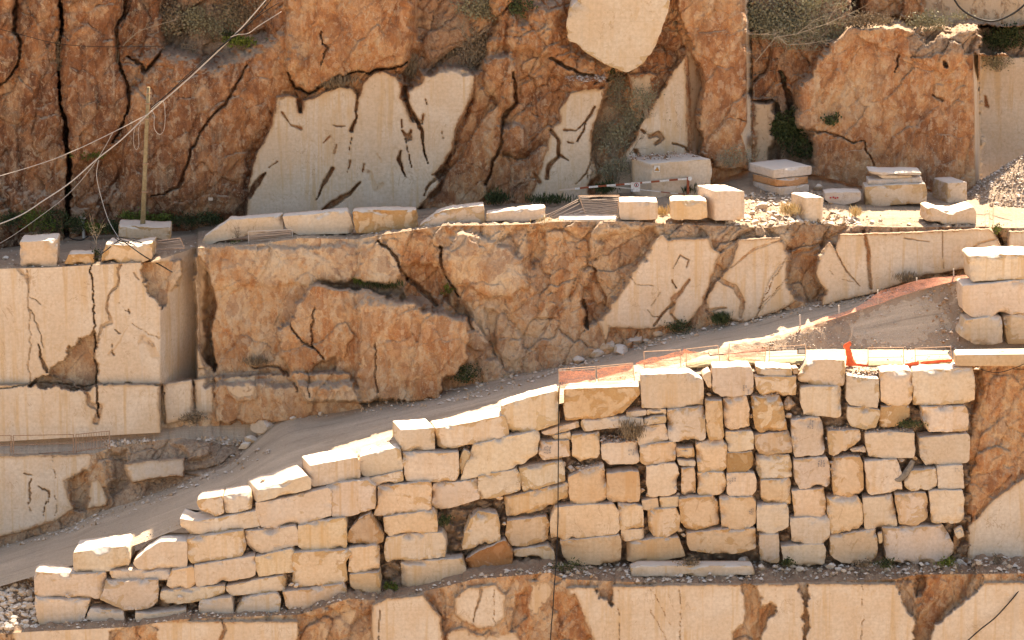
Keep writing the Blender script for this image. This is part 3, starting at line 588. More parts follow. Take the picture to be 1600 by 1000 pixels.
a(('cut', Z('L7', '560,370 640,340 690,370 730,380 880,360 900,400 1010,1200 560,1200'), -.15, {'er': 4, 'c': .8})); a(('cut', Z('L7', '920,140 1030,130 1060,180 1000,250 960,330 930,300'), -.1, {'c': .7, 'er': 4})); a(('tone', Z('L7', '860,180 950,180 950,300 880,260'), -.1, 5)); a(('tone', Z('L7', '1040,180 1100,160 1160,260 1210,400 1060,400'), -.08, 5))
a(('cut', Z('L7', '1100,165 1600,150 3200,140 3200,1600 1240,1600 1215,400 1160,260 1140,200 1115,215'), -.35, {'er': 2})); a(('raw', Z('L7', '1230,155 1305,155 1300,200 1318,235 1300,250 1280,215 1240,210'), .1, {'a': .3}))
a(('crack', Z('L7', '1330,170 1340,400 1340,900'), .9, .08)); a(('crack', Z('L7', '1460,160 1530,260 1560,330'), .6, .05)); a(('crack', Z('L7', '1480,270 1540,400'), .7, .05))
a(('raw', Z('L8', '342,148 400,148 420,200 410,250 470,225 485,260 440,330 430,420 400,500 280,500 300,360 345,330'), .25, {'a': .5})); a(('raw', Z('L8', '598,148 625,148 628,250 640,300 632,420 612,420 615,280'), .18, {'a': .3})); a(('crack', Z('L8', '65,150 70,400'), 1, .08)); a(('crack', Z('L8', '880,135 882,900'), .8, .06))
a(('raw', Z('L8', '1025,125 1120,95 1420,108 1380,180 1300,250 1250,300 1200,330 1160,430 1100,600 1100,400 1110,310 1060,240'), .5)); a(('off', Z('L8', '1105,105 1150,110 1150,190 1120,200'), .9, 4)); a(('tone', Z('L8', '1150,110 1400,110 1200,330 1100,400 1110,300'), -.06, 5))
o_low, xs_low, G_low, Y_low = cliff('lower_cliff', -400, 1900, low_top, lambda x: low_top(x) * 0 + 1500, Ylow, lambda x: Ylow(x) - .8, LF, seed=51, step=1.7, amp=.5, tone0=.05, rows=300)

# ---- low bluff between the two haul roads, far left ------------------------------------------------
bl_top = itp('-400,706 0,709 150,708 175,699 200,694 280,684 320,688 350,694 430,702')
bl_bot = itp('-400,870 0,862 110,828 150,806 200,788 250,770 330,738 400,716 430,712')
BF = []; a = BF.append
a(('tone', RECT(-450, 650, 500, 900), .16, 10)); a(('dirt', Z('A', '490,150 1300,120 1300,240 800,400 560,420 480,440 470,300'), .75, 8)); a(('dirt', Z('A', '-100,520 300,460 460,420 560,420 400,560 0,640'), .7, 5))
a(('cut', Z('A', '-1300,185 0,200 380,190 415,200 385,260 280,310 295,370 320,430 245,482 130,520 0,555 -1300,700'), -.2, {'er': 2})); a(('crack', Z('A', '232,200 242,480'), .8, .1))
for s, wd, dp in [('95,275 140,285', 1.4, .15), ('135,300 128,370 125,400', [1.5, 2.5, .7], .2), ('120,400 138,430', .8, .1), ('170,330 212,355 210,400', [.7, 2.5, 1], .2), ('205,400 190,465', [.8, 1.2], .2)]:
    a(('crack', Z('A', s), wd, dp))
a(('off', Z('A', '290,300 380,260 380,430 320,440'), .7, 4)); a(('cut', Z('A', '385,305 430,298 470,390 465,415 380,430'), -.3, {'er': 1.5})); a(('off', Z('A', '490,190 540,180 560,320 490,380'), .6, 5))
a(('cut', Z('A', '537,236 650,220 800,210 802,290 700,295 575,317 545,280'), -.9, {'er': 2})); a(('off', Z('A', '775,140 910,135 915,200 820,215'), -.5, 5, {'bulge': .4}))
o_bl, xs_bl, G_bl, Y_bl = cliff('low_bluff', -400, 430, bl_top, bl_bot, itp('-400,10.6 150,10.6 220,11.4 300,11.7 430,11.5'), itp('-400,10.2 150,10 200,9.6 300,9.3 430,10.2'), BF, seed=71, step=1.6, amp=.5)

# ---- the rock flank right of the stacked wall ------------------------------------------------
RF = []; a = RF.append
a(('tone', RECT(1480, 500, 1950, 950), .08, 10)); a(('tone', Z('F', '640,450 889,300 889,560 760,660 640,780'), -.04, 15)); a(('tone', Z('F', '740,380 889,100 889,440 800,520'), .14, 15)); a(('off', Z('F', '600,80 700,80 690,250 640,400 640,900 600,900'), .8, 8))
a(('cut', Z('F', '640,790 700,730 760,660 850,600 889,570 2500,500 2500,1300 640,1300 640,900'), -.1, {'er': 3}))
a(('crack', Z('F', '850,600 870,560 889,540'), [3, 5, 3], .1, {'c': .5}))
o_rf, xs_rf, G_rf, Y_rf = cliff('rock_flank', 1490, 1900, itp('1490,572 1900,568'), itp('1490,900 1900,905'), itp('1490,3.7 1520,3.9 1600,4.1 1900,4.1'), itp('1490,2.6 1600,2.6 1900,2.6'), RF, seed=91, step=1.7, amp=.45, stretch=(.12, .1))

# ================================================================== GROUND SHEETS
def rows_to(xs, row3, target): return target
# terrace between middle and upper cliff
xs = xs_mid; lip = G_mid[0]
back = at(xs, up_bot(xs) - 12, Yup(xs) + 2.5)
near = lip * .86 + back * .14; near[:, 2] = lip[:, 2] * .86 + back[:, 2] * .14
ter, G_ter = loft('upper_terrace', xs, [lip, near, back], 'terrace', n=34, seed=5, nz=.05, lump=.10)
# plateau on top of everything, behind
lip = G_up[0]; far = lip.copy(); far[:, 1] += 9; far[:, 2] += 1.0; far2 = far.copy(); far2[:, 1] += 250; far2[:, 2] += 4
pl, _ = loft('hill', xs_up, [lip, far, far2], 'slope', n=14, seed=6, nz=.2)
# haul road and the embankment behind the wall
x_r = xs_grid(-400, 1900, 3.2)
f_py = itp('-400,1010 0,915 60,897 160,869 250,836 345,800 430,768 510,738 590,712 645,690 730,668 830,640 935,615 1050,592 1110,580 1300,576 1500,577 1900,577')
f_Y = itp('-400,2.2 545,2.4 700,3.4 900,3.9 1900,3.9')
t_py = itp('-400,990 0,905 160,860 345,791 510,729 645,681 830,631 935,605 1050,575 1110,556 1200,548 1300,545 1500,546 1900,546')
t_Y = itp('-400,3.0 545,3.2 700,4.2 900,4.6 1050,5.6 1200,8 1300,9.0 1900,9.3')
e_py = itp('-400,980 0,900 160,855 345,786 510,724 645,676 830,626 935,599 1050,567 1110,548 1200,530 1250,516 1300,500 1400,465 1500,437 1600,425 1900,400')
e_Y = itp('-400,3.6 545,3.8 700,4.8 900,5.2 1050,6.6 1110,7.6 1200,8.9 1300,10.2 1400,11.1 1500,11.5 1900,11.9')
b_py = lambda x: np.where(x < 430, bl_bot(x) - 10, mid_bot(x) - 14)
b_Y = lambda x: np.where(x < 430, itp('-400,11 150,11 300,10.4 430,11')(x), Ymid(x) + .4)
L0 = at(x_r, f_py(x_r), f_Y(x_r)); L1 = at(x_r, t_py(x_r), t_Y(x_r)); L2 = at(x_r, e_py(x_r), e_Y(x_r))
# behind x<430 the road's far edge is the foot of the bluff; right of it the foot of the middle cliff; ease between the two
bx = np.where(x_r < 330, bl_bot(x_r) - 10, np.where(x_r > 470, mid_bot(x_r) - 14, 0)); yy = np.where(x_r < 330, 10.6, np.where(x_r > 470, Ymid(x_r) + .4, 0))
tt = sst(330, 470, x_r); bx = np.where((x_r >= 330) & (x_r <= 470), (1 - tt) * (bl_bot(np.array([330.]))[0] - 10) + tt * (mid_bot(np.array([470.]))[0] - 14), bx)
yy = np.where((x_r >= 330) & (x_r <= 470), (1 - tt) * 10.6 + tt * (Ymid(np.array([470.]))[0] + .4), yy)
L3 = at(x_r, bx, yy)
Lf = L0.copy(); Lf[:, 2] -= .05
road, G_road = loft('haul_road', x_r, [Lf, L1, L2, L3], 'road', n=30, seed=8, nz=.045, lump=.03)
# embankment gets its own gravel skin, lying 3 cm over the sheet
m = (x_r >= 1105); xe = x_r[m]
E1, E2 = L1[m].copy(), L2[m].copy(); E1[:, 2] += .05; E2[:, 2] += .05; E1[0] = E2[0] * .5 + E1[0] * .5
mid_ = (E1 + E2) / 2; mid_[:, 2] += .18 * np.sin(np.linspace(0, 9, len(xe)))
emb, G_emb = loft('embankment', xe, [E1, mid_, E2], 'slope', n=26, seed=14, nz=.12, lump=.12)
# upper left road branch on top of the bluff
xb = xs_bl; lipb = G_bl[0]; backb = at(xb, mid_bot(xb) - 14, Ymid(xb) + .4)
br, _ = loft('road', xb, [lipb, backb], 'road', n=26, seed=17, nz=.04, lump=.02)
# ledge at the foot of the wall, on top of the lowest cliff
xl = xs_low; lipl = G_low[0]; bl = lipl.copy(); bl[:, 1] = 4.5; bl[:, 2] += .12
led, G_led = loft('ledge', xl, [lipl, bl], 'soil', n=40, seed=19, nz=.06, lump=.16)
# earth fill behind the blocks
Ywall = itp('-400,.5 545,.6 600,1.2 760,1.8 870,2.1 1900,2.1')
wl_top = itp('40,930 100,905 118,893 205,880 290,850 305,815 380,800 385,770 460,762 470,740 560,732 570,715 610,705 680,690 690,675 780,665 785,645 870,628 1000,606 1110,600 1240,598 1520,592')
wl_bot = itp('40,1010 280,985 545,965 600,940 720,925 870,905 1180,905 1520,900')
xw = np.arange(50, 1520, 3.0); nr = 150; v = np.linspace(0, 1, nr)[:, None]
PX = np.broadcast_to(xw[None], (nr, len(xw))); PY = wl_top(xw)[None] * (1 - v) + wl_bot(xw)[None] * v
lean = itp('0,.2 545,.2 900,.11 1900,.11')
YW = Ywall(xw)[None] + 1.05 + (wl_bot(xw)[None] - PY) / 28 * lean(xw)[None]
f1, f2, h1, h2, _, _ = worley(PX / 9, PY / 9, 4); g1 = worley(PX / 22, PY / 20, 6)
YW = YW - .35 * sst(.55, .1, f1) - .5 * sst(.6, .2, g1[0]) + .3 * fbm(PX / 40, PY / 40, 7)
GW = at(PX, PY, YW)
topback = GW[0].copy(); topback[:, 1] += 2.2
GW = np.concatenate([topback[None], GW], 0)
ef = grid_obj('earth_bank', GW, M['soil']); tag(ef, kind='structure')
# quarry floor, one sheet out to the horizon
zf = float(G_low[-1][..., 2].mean()) + 1.0
n = 60; gx = np.concatenate([-np.geomspace(3000, 40, 14), np.linspace(-38, 38, 31), np.geomspace(40, 3000, 14)]); gy = np.concatenate([-np.geomspace(3000, 60, 14), np.linspace(-50, 30, 25), np.geomspace(32, 3000, 14)])
GX, GY = np.meshgrid(gx, gy); GZ = zf + .3 * (fbm(GX * .1, GY * .1, 3) - .5)
fl = grid_obj('ground', np.stack([GX, GY, GZ], -1), M['floor'], flip=True); tag(fl, kind='structure')

def project(Pn):
    d = Pn - CAM; f = d[..., 1] * cp - d[..., 2] * sp; u = d[..., 1] * sp + d[..., 2] * cp
    return 800 + FPX * d[..., 0] / f, 500 - FPX * u / f
# ================================================================== MARBLE BLOCKS
def chaikin(p, f=.12, it=2):
    for _ in range(it):
        q = []
        for i in range(len(p)):
            a, b = p[i], p[(i + 1) % len(p)]; L = np.hypot(*(b - a)); g = min(f, .035 / max(L, 1e-6)) if _ == 0 else .25
            q += [a + (b - a) * g, b - (b - a) * g]
        p = np.array(q)
    return p
def resample(p, n):
    q = np.vstack([p, p[:1]]); d = np.r_[0, np.cumsum(np.hypot(*np.diff(q, axis=0).T))]; t = np.linspace(0, d[-1], n, endpoint=False)
    return np.stack([np.interp(t, d, q[:, 0]), np.interp(t, d, q[:, 1])], -1)
_bs = [0]; DUSTY = [1.0]; GROW = [.006]
def block_mesh(name, out2, depth, skew=0.0, dz=0.0, mat='block', rough=1.0, parent=None, tilt=0.0):
    """out2: (n,2) front outline in metres (x,z) about the origin, counter-clockwise or not; y goes back"""
    _bs[0] += 1; s = _bs[0] * 7
    area = .5 * np.sum(out2[:, 0] * np.roll(out2[:, 1], -1) - np.roll(out2[:, 0], -1) * out2[:, 1])
    if area < 0: out2 = out2[::-1]
    per = np.sum(np.hypot(*(out2 - np.roll(out2, -1, 0)).T))
    n = int(np.clip(per / .07, 40, 110))
    o = resample(chaikin(out2), n); x, z = o[:, 0], o[:, 1]
    size = math.sqrt(abs(area))
    ctr = o.mean(0); dv = o - ctr; L = np.hypot(*dv.T); nrm = dv / L[:, None]
    jit = (fbm(x * 1.4 + s, z * 1.4, s, 4) - .5) * .12 * rough + (fbm(x * 5 + s, z * 5, s + 3, 3) - .5) * .07 * rough
    o = o + nrm * (np.minimum(jit, .03) + GROW[0])[:, None]; dv = o - ctr; L = np.hypot(*dv.T)
    Rn = (.012 + .10 * np.clip(fbm(x * .9 + 3 * s, z * .9, s + 9, 3) - .42, 0, 1)) * rough
    rings = []; edges = []
    ds = [0, .02, .05, .09, .14, .2, .28]
    def ring(sc, dd):
        p = ctr + dv * sc[:, None]; y = np.where(dd < Rn, Rn * (1 - np.sqrt(np.clip(1 - (1 - dd / Rn) ** 2, 0, 1))), 0)
        chip = np.clip(fbm(p[:, 0] * 1.1 + s, p[:, 1] * 1.1, s + 21, 4) - .54, 0, 1) * np.clip(1 - dd / .35, 0, 1) * 1.9 * rough
        yy = y + chip + (fbm(p[:, 0] * .6, p[:, 1] * .6, s + 31, 3) - .5) * .045 + (fbm(p[:, 0] * 4, p[:, 1] * 4, s + 33, 3) - .5) * .012 + tilt * p[:, 1]
        return np.stack([p[:, 0], yy, p[:, 1]], -1)
    for d in ds: rings.append(ring(np.clip(1 - d / L, .45, 1), d)); edges.append(np.full(n, d))
    last = np.clip(1 - ds[-1] / L, .45, 1)
    for t in (.78, .55, .32, .12): rings.append(ring(last * t, .28 + (1 - t) * .6 * L)); edges.append(np.clip(.28 + (1 - t) * .6 * L, 0, 2))
    front = rings[::-1]; fe = edges[::-1]
    # sides going back
    k = max(3, int(depth / .3)); 
    for i in range(1, k + 1):
        t = i / k; b = front[len(rings) - 1].copy(); y0 = b[:, 1]
        yb = y0 + (depth - y0) * t
        bul = (fbm(np.arange(n) * .13 + yb * 2, yb * 1.3, s + 44, 4) - .5) * .11 * rough * min(1, t * 3)
        q = b.copy(); q[:, 0] += skew * t + nrm[:, 0] * bul; q[:, 2] += dz * t + nrm[:, 1] * bul; q[:, 1] = yb
        if i == k:
            q[:, 0] = ctr[0] + skew + (q[:, 0] - ctr[0] - skew) * .985
        front.append(q); fe.append(np.full(n, .02 + .25 * abs(math.sin(t * 3.1))))
    V = np.concatenate([front[0].mean(0)[None]] + front + [front[-1].mean(0)[None]]); E = np.concatenate([[1.0]] + fe + [[.1]])
    F4 = []; m = len(front)
    idx = 1 + np.arange(m * n).reshape(m, n)
    a = idx[:-1]; b_ = np.roll(a, -1, 1); c = idx[1:]; d_ = np.roll(c, -1, 1)
    quads = np.stack([a, c, d_, b_], -1).reshape(-1, 4)
    me = bpy.data.meshes.new(name)
    tr1 = [(0, int(idx[0][i]), int(idx[0][(i + 1) % n])) for i in range(n)]; e = len(V) - 1
    tr2 = [(e, int(idx[-1][(i + 1) % n]), int(idx[-1][i])) for i in range(n)]
    me.from_pydata(V.tolist(), [], quads.tolist() + tr1 + tr2); me.polygons.foreach_set('use_smooth', [True] * len(me.polygons))
    a_ = me.attributes.new('edge', 'FLOAT', 'POINT'); a_.data.foreach_set('value', E.astype(np.float32)); a_ = me.attributes.new('dusty', 'FLOAT', 'POINT'); a_.data.foreach_set('value', np.full(len(V), DUSTY[0], np.float32))
    me.update(); me.materials.append(M[mat]); ob = bpy.data.objects.new(name, me); C.objects.link(ob)
    if parent: ob.parent = parent
    return ob
TINT = {'n': (1, 1, 1), 'w': (1.02, .955, .86), 'g': (.95, .97, 1.0), 'b': (.86, .91, 1.02), 'o': (.98, .87, .70), 'p': (1.06, 1.05, 1.03), 'd': (.80, .72, .62), 'r': (.80, .56, .40)}
def block(poly, Y, depth=1.5, skew=0.0, label='', name='marble_block', cat='stone block', group=None, tone='n', raw=.5, rough=1.0, dz=0.0, tilt=0.0, mat='block'):
    W3 = at(poly[:, 0], poly[:, 1], Y); cx = W3[:, 0].mean(); zb = W3[:, 2].min()
    o2 = np.stack([W3[:, 0] - cx, W3[:, 2] - zb], -1)
    o = block_mesh(name, o2, depth, skew, dz, mat, rough, None, tilt)
    o.location = (cx, Y, zb)
    j = [random.uniform(-.05, .04) for _ in range(3)]; t = TINT[tone]; g = random.uniform(.93, 1.04)
    o.color = (t[0] * g, t[1] * g + j[1] * .4, t[2] * g + j[2] * .6, raw)
    tag(o, label, cat, group); return o
GW_ = 'marble blocks stacked in the retaining wall'
WL = []
def K(r, pts, look, where, **k): WL.append((r, pts, look, where, k))
K('A', '318,620 400,612 548,592 562,615 562,678 470,702 345,714 320,692', 'flat white-topped block', 'lying highest at the far left end of the wall', d=2.3)
K('A', '590,650 640,610 700,574 812,572 814,690 700,694 600,696 574,668', 'block with a slanted upper left corner', 'second along the top at the left end', d=1.6)
K('A', '150,712 170,706 330,716 455,708 457,760 440,820 160,826 150,800', 'long rough block', 'directly under the flat white-topped block at the left end')
K('A', '477,700 560,696 742,694 743,740 500,746 478,722', 'thin flat slab', 'wedged under the block with the slanted corner')
K('A', '745,697 835,680 848,700 848,766 760,784 722,762', 'small rounded cube', 'at the right tip of the thin wedged slab', tone='w')
K('A', '455,748 686,740 687,830 650,866 540,872 432,826 448,790', 'tan block with a bowl-shaped bottom', 'under the thin wedged slab')
K('A', '146,816 180,822 390,830 355,938 340,950 182,960 160,900', 'bottom corner block narrowing downwards', 'beside the pile of loose stones')
K('A', '388,866 537,876 538,930 430,940 368,916', 'low pale bottom block', 'right of the bottom corner block by the stone pile')
K('A', '585,882 640,888 805,870 809,930 690,948 595,952 590,930', 'low bottom block flush with dirt', 'below the bowl-bottomed tan block')
K('A', '842,678 1105,636 1111,720 1090,730 870,772 850,766', 'long even block', 'two below the slab that carries the slit block')
K('A', '696,788 975,764 979,800 930,826 710,852 695,832', 'long thin wavy block', 'under the small rounded cube')
K('A', '862,836 1005,815 1014,900 880,916 862,900', 'small square bottom block', 'right of a brown rubble gap near the left end')
K('B', '56,472 110,490 250,465 395,438 406,452 406,508 260,530 110,550 62,515', 'long white-cornered slab', 'carrying the slit block', d=1.9)
K('B', '90,562 330,526 343,608 325,636 110,670 95,652', 'big square block', 'under the slab that carries the slit block')
K('B', '385,404 455,398 700,340 718,360 717,462 590,495 475,517 412,510 388,440', 'large block with a shaded left end', 'under the slab topped by a pebble')
K('B', '684,338 760,318 870,308 908,335 906,430 800,460 719,466 714,356', 'large block with a rounded right end', 'beside the large block with the shaded end')
K('B', '620,245 700,232 830,208 842,235 842,298 760,315 640,335 625,322', 'long white-topped block', 'between the slab topped by a pebble and the rust-edged block', d=2.0, sk=-.55)
K('B', '836,206 900,190 1000,167 1012,175 1030,240 1027,262 940,280 870,292 845,284', 'white-topped block with a rust-coloured left edge', 'left of the first small white-topped cube', d=2.1)
K('B', '862,302 1025,264 1033,310 985,322 905,335 880,314', 'thin slab', 'under the rust-edged white-topped block')
K('B', '338,530 440,522 555,504 572,530 573,590 480,612 380,632 350,602', 'block with rubble on its ledge', 'just under the large block with the shaded end', )
K('B', '384,640 540,605 554,620 556,706 400,727 386,690', 'short block with a chipped right corner', 'under the rubble-ledged block', tone='w')
K('B', '572,505 640,490 770,470 780,490 784,600 660,612 590,615 572,596', 'warm yellow square block', 'under the large block with the rounded right end', tone='w')
K('B', '548,622 620,620 790,610 803,628 778,665 786,740 770,752 580,770 545,748', 'big warm block with a broken right edge', 'below the warm yellow square block', tone='w')
K('B', '503,792 640,778 770,756 783,780 783,850 660,872 540,882 515,848', 'long rounded bottom block', 'under the big warm block with the broken edge', tone='w')
K('B', '258,766 380,742 505,720 516,738 516,785 400,800 275,810 262,792', 'long thin block', 'under the short chipped-corner block')
K('B', '294,890 325,825 400,808 480,797 496,820 494,880 400,888 300,894', 'trapezoid bottom block with a slanted left side', 'left of the long rounded bottom block')
K('B', '785,576 790,530 835,475 880,452 943,548 940,575 900,587 795,580', 'pointed wedge-shaped block', 'jammed in beside the warm yellow square block', tone='d', rough=.6, raw=.2)
K('B', '790,602 850,596 905,590 922,612 922,700 840,712 790,705', 'small square block', 'under the pointed wedge-shaped block', tone='w')
K('B', '793,716 925,706 931,820 900,818 830,788 798,772', 'narrow orange bottom block', 'two below the pointed wedge-shaped block', tone='o')
K('C', '347,200 420,196 495,190 499,285 430,290 350,298 346,270', 'small neat white-topped cube', 'on the road edge left of the two longest top blocks', d=2.0, sk=-.5)
K('C', '497,194 600,178 795,137 805,145 819,200 817,226 700,255 540,288 512,276 500,215', 'long bulky white-topped block', 'right of the small neat white-topped cube', d=1.6, sk=-.3)
K('C', '783,96 900,62 1028,28 1037,42 1038,172 930,205 830,218 812,190 785,130', 'tilted white-topped block', 'just left of where the black rope starts', d=1.4)
K('C', '354,302 480,299 600,297 603,410 588,424 460,425 370,424 356,330', 'large flat-faced block', 'under the small neat white-topped cube')
K('C', '610,418 625,370 668,264 800,235 940,205 956,238 942,310 890,345 790,380 690,404', 'large smooth parallelogram slab', 'under the tilted white-topped block', raw=.95)
K('C', '246,452 330,438 470,425 488,445 484,545 380,566 290,575 232,570 252,520', 'block with a vertical white stain', 'under the rust-edged block and its thin slab', tone='w')
K('C', '486,436 680,416 691,440 691,500 600,530 520,550 485,535', 'even rectangular block', 'left of two like it under the parallelogram slab')
K('C', '686,402 855,370 871,400 871,465 780,490 700,512 688,490', 'rectangular block with a grey edge', 'in the middle under the parallelogram slab')
K('C', '862,367 960,350 1050,336 1065,385 1065,422 960,450 882,468 872,440', 'block behind the black rope', 'right of the grey-edged rectangular block')
K('C', '800,496 900,470 1072,430 1079,440 1077,500 1040,520 840,583 810,582', 'long slanting block', 'crossed by the black rope low down', tone='w')
K('C', '274,578 400,560 490,547 510,572 512,645 400,655 300,662 278,640', 'wide block', 'under the block with the vertical white stain', tone='w')
K('C', '282,666 400,655 530,645 546,680 544,755 420,765 290,772 278,742', 'wide plain block', 'third down in the stack left of the rusty boulders')
K('C', '616,722 622,660 650,590 690,556 770,565 784,610 784,682 700,705', 'rounded boulder with a pale face and rust-brown flank', 'above the rough rust-brown boulder', tone='n', rough=1.2, rust=1)
K('C', '625,770 700,720 800,680 836,735 830,790 760,830 700,862 655,866 640,820', 'rough rust-brown boulder', 'at the foot of the wall left of the black rope', tone='r', raw=-.5, rough=1.4)
K('C', '805,655 812,598 900,585 980,576 996,612 990,680 900,708 830,702', 'rounded block with a dark vein', 'left of the black rope near the bottom', tone='w')
K('C', '838,722 900,712 985,702 1018,728 1018,768 930,752 840,748', 'flat broken slab', 'under the rounded block with the dark vein', tone='w')
K('C', '346,782 480,768 612,758 632,800 633,865 560,872 390,903 355,892', 'broad bottom block with a small black crack', 'below the wide plain block', tone='w')
# right-hand wall
K('D', '112,190 200,186 440,178 443,216 410,250 370,292 320,312 200,322 120,325 114,290', 'wide block with a boat-shaped underside', 'first right of the rope in the top row', tone='o', d=1.4, sk=.2, raw=.2)
K('D', '447,128 560,122 660,120 720,152 719,262 660,266 600,272 450,272', 'largest block of the top row', 'under the crumpled orange net', d=1.5)
K('D', '757,96 925,92 936,120 936,206 926,214 800,224 760,202', 'stencilled block', 'first of its kind in the top row, right of a small wedge', d=1.4, ink=[(890, 172, 920, 210)], tone='g', raw=.75)
K('D', '718,132 750,110 757,190 740,184', 'small upright wedge', 'left of the stencilled block in the top row', tone='w', d=1.0)
K('D', '186,330 200,322 385,308 460,318 461,348 300,362 200,375 187,360', 'long thin slab', 'under the boat-shaped block')
K('D', '386,290 470,280 471,302 390,310', 'small thin slab', 'at the right tip of the boat-shaped block')
K('D', '472,279 560,276 561,300 474,302', 'small thin plate', 'under the left half of the largest top block', tone='w')
K('D', '461,318 555,304 560,335 462,348', 'short thin slab', 'right end of the long thin slab under the boat shape')
K('D', '15,376 60,360 178,328 181,354 60,390 30,388', 'thin sloping slab', 'crossed by the rope below the tilted white-topped block')
K('D', '62,392 140,376 146,410 76,414', 'thin chip of a slab', 'above the stencilled block by the black rope')
K('D', '4,420 135,411 140,480 100,488 25,498 5,472', 'stencilled block', 'crossed by the black rope', ink=[(25, 435, 60, 470)])
K('D', '148,391 270,378 273,470 262,490 180,508 152,492', 'upright block', 'between the rope and the stencilled block under dry grass', tone='w')
K('D', '275,430 330,420 435,414 441,500 430,515 300,516 281,492', 'pale stencilled block', 'with dry grass and rubble on top', ink=[(392, 450, 420, 478)], tone='g', raw=.8)
K('D', '429,356 550,340 568,386 568,410 440,435 429,400', 'block', 'right of the dry grass and rubble')
K('D', '443,435 585,418 600,440 600,500 470,521 445,505', 'squarish block', 'right of the pale stencilled block under dry grass', tone='w')
K('D', '563,280 640,274 720,270 727,292 728,400 715,412 580,418 568,408', 'large square block', 'under the right half of the largest top block')
K('D', '728,242 800,236 803,300 811,390 800,405 745,410 734,370', 'tall narrow waisted block', 'under the small upright wedge', tone='w')
K('D', '803,236 905,221 921,262 921,350 840,370 815,352', 'upright rounded block', 'under the stencilled block of the top row', tone='w')
K('D', '602,446 678,446 680,490 604,488', 'small brick-like block', 'between two squarish blocks, above a thin chip', tone='w')
K('D', '608,496 685,501 685,526 615,520', 'thin chip', 'under the small brick-like block')
K('D', '683,426 740,418 802,412 822,440 822,530 800,548 700,552 690,500', 'square block with a shaded left edge', 'under the tall narrow waisted block', tone='w')
K('D', '622,530 680,530 687,560 687,645 640,653 625,640', 'narrow upright block', 'under the thin chip and small brick-like block', tone='w')
K('D', '693,555 805,549 816,570 815,635 800,645 705,653 696,640', 'small square block', 'right of the narrow upright block', tone='w')
K('D', '819,376 930,370 938,386 938,450 830,463 821,420', 'square block', 'on top of the rippled dark block')
K('D', '821,466 930,458 938,480 935,520 900,552 825,553', 'rippled dark block', 'between the square block and the stencilled block', tone='d', rough=1.3, raw=-.2)
K('D', '820,556 945,551 952,580 950,630 925,655 835,656 820,640', 'stencilled block', 'under the rippled dark block', ink=[(832, 572, 862, 600)])
K('D', '130,572 160,556 288,520 297,600 297,680 280,690 147,698 136,640', 'slant-topped upright block with yellow streaks', 'nearest the black rope on its right', tone='o', raw=.7)
K('D', '298,556 350,550 440,545 445,620 443,680 310,686 300,670', 'cube with yellow streaks', 'under the pale stencilled block', tone='o', raw=.7)
K('D', '472,526 540,516 600,510 618,560 600,640 570,655 480,657 474,600', 'rough broken block with a dark right side', 'right of the streaked cube', rough=1.2)
K('D', '451,672 525,661 527,712 456,715', 'small block', 'left one of a low pair below the rough broken block', tone='w')
K('D', '529,660 612,655 612,700 530,712', 'small block', 'right one of a low pair below the rough broken block', tone='w')
K('D', '476,716 600,706 620,740 615,800 560,830 510,838 485,810', 'rounded block', 'under the low pair of small blocks', tone='w')
K('D', '351,690 420,688 455,700 462,790 380,798 356,798', 'block with a chipped dark top corner', 'under the streaked cube', tone='w')
K('D', '361,800 460,795 465,838 400,851 362,848', 'low block', 'under the block with the chipped dark top corner', tone='w')
K('D', '55,762 78,702 200,694 330,688 352,722 355,800 340,820 200,834 100,846 56,842', 'wide pale block with yellow streaks', 'at the rope, second row from the bottom', tone='w', raw=.7)
K('D', '96,850 220,838 350,823 365,860 365,940 330,955 200,952 130,945 110,920', 'wide bottom block with a small brown scar', 'right of the rope at the bottom', tone='o', raw=.8)
K('D', '385,856 500,840 610,832 622,860 640,915 560,930 450,946 390,940', 'wide orange-yellow bottom block', 'below the rounded block', tone='o', raw=.8)
K('D', '615,669 680,660 760,655 786,690 790,790 750,805 650,808 620,770', 'large rounded block', 'left one of the pair on the broad bottom block', tone='w', raw=.3)
K('D', '790,660 930,656 946,680 946,770 915,795 800,798', 'square block with a faint blue mark', 'right of the pair on the broadest bottom block', tone='w', ink=[(918, 705, 938, 735)])
K('D', '650,815 800,800 945,794 951,880 890,900 800,912 660,890 648,860', 'broadest bottom block', 'carrying a pair of large blocks', tone='o', raw=.4)
K('E', '284,96 435,99 437,132 286,131', 'flat slab', 'on top of a chipped block, left of the highest block', d=1.4)
K('E', '276,136 455,134 456,215 300,220 286,190', 'block with an orange chipped corner', 'under the flat slab of the top row', raw=.3)
K('E', '463,143 480,118 510,74 560,62 664,64 670,165 660,176 520,172 470,160', 'big block with a rust-coloured left shoulder', 'standing highest in the top row', d=1.7, raw=.45)
K('E', '440,100 465,96 466,124 442,126', 'small rounded stone', 'between the flat slab and the highest block', d=.6, tone='d')
K('E', '475,182 560,176 650,176 655,190 652,300 640,312 490,302 476,250', 'large square block', 'directly under the highest block')
K('E', '676,128 740,142 815,145 818,220 808,272 690,258 673,240', 'block with straw and splinters on top', 'right of the highest block', d=1.3, tone='g')
K('E', '682,266 820,280 821,300 800,355 760,367 690,350 676,310', 'block', 'under the one topped with straw and splinters')
K('E', '260,228 385,222 400,260 416,365 300,378 279,360', 'leaning brown-stained block', 'under the block with the orange chipped corner', tone='w', raw=-.1)
K('E', '272,388 425,372 438,420 438,465 300,476 281,450', 'block with a torn dark face', 'below the leaning brown-stained block', raw=.2)
K('E', '282,484 425,476 438,520 438,570 300,580 286,545', 'pale block', 'below the block with the torn dark face')
K('E', '305,586 425,578 433,600 430,688 320,690 303,670', 'squarish block', 'third below the leaning brown-stained block', tone='w')
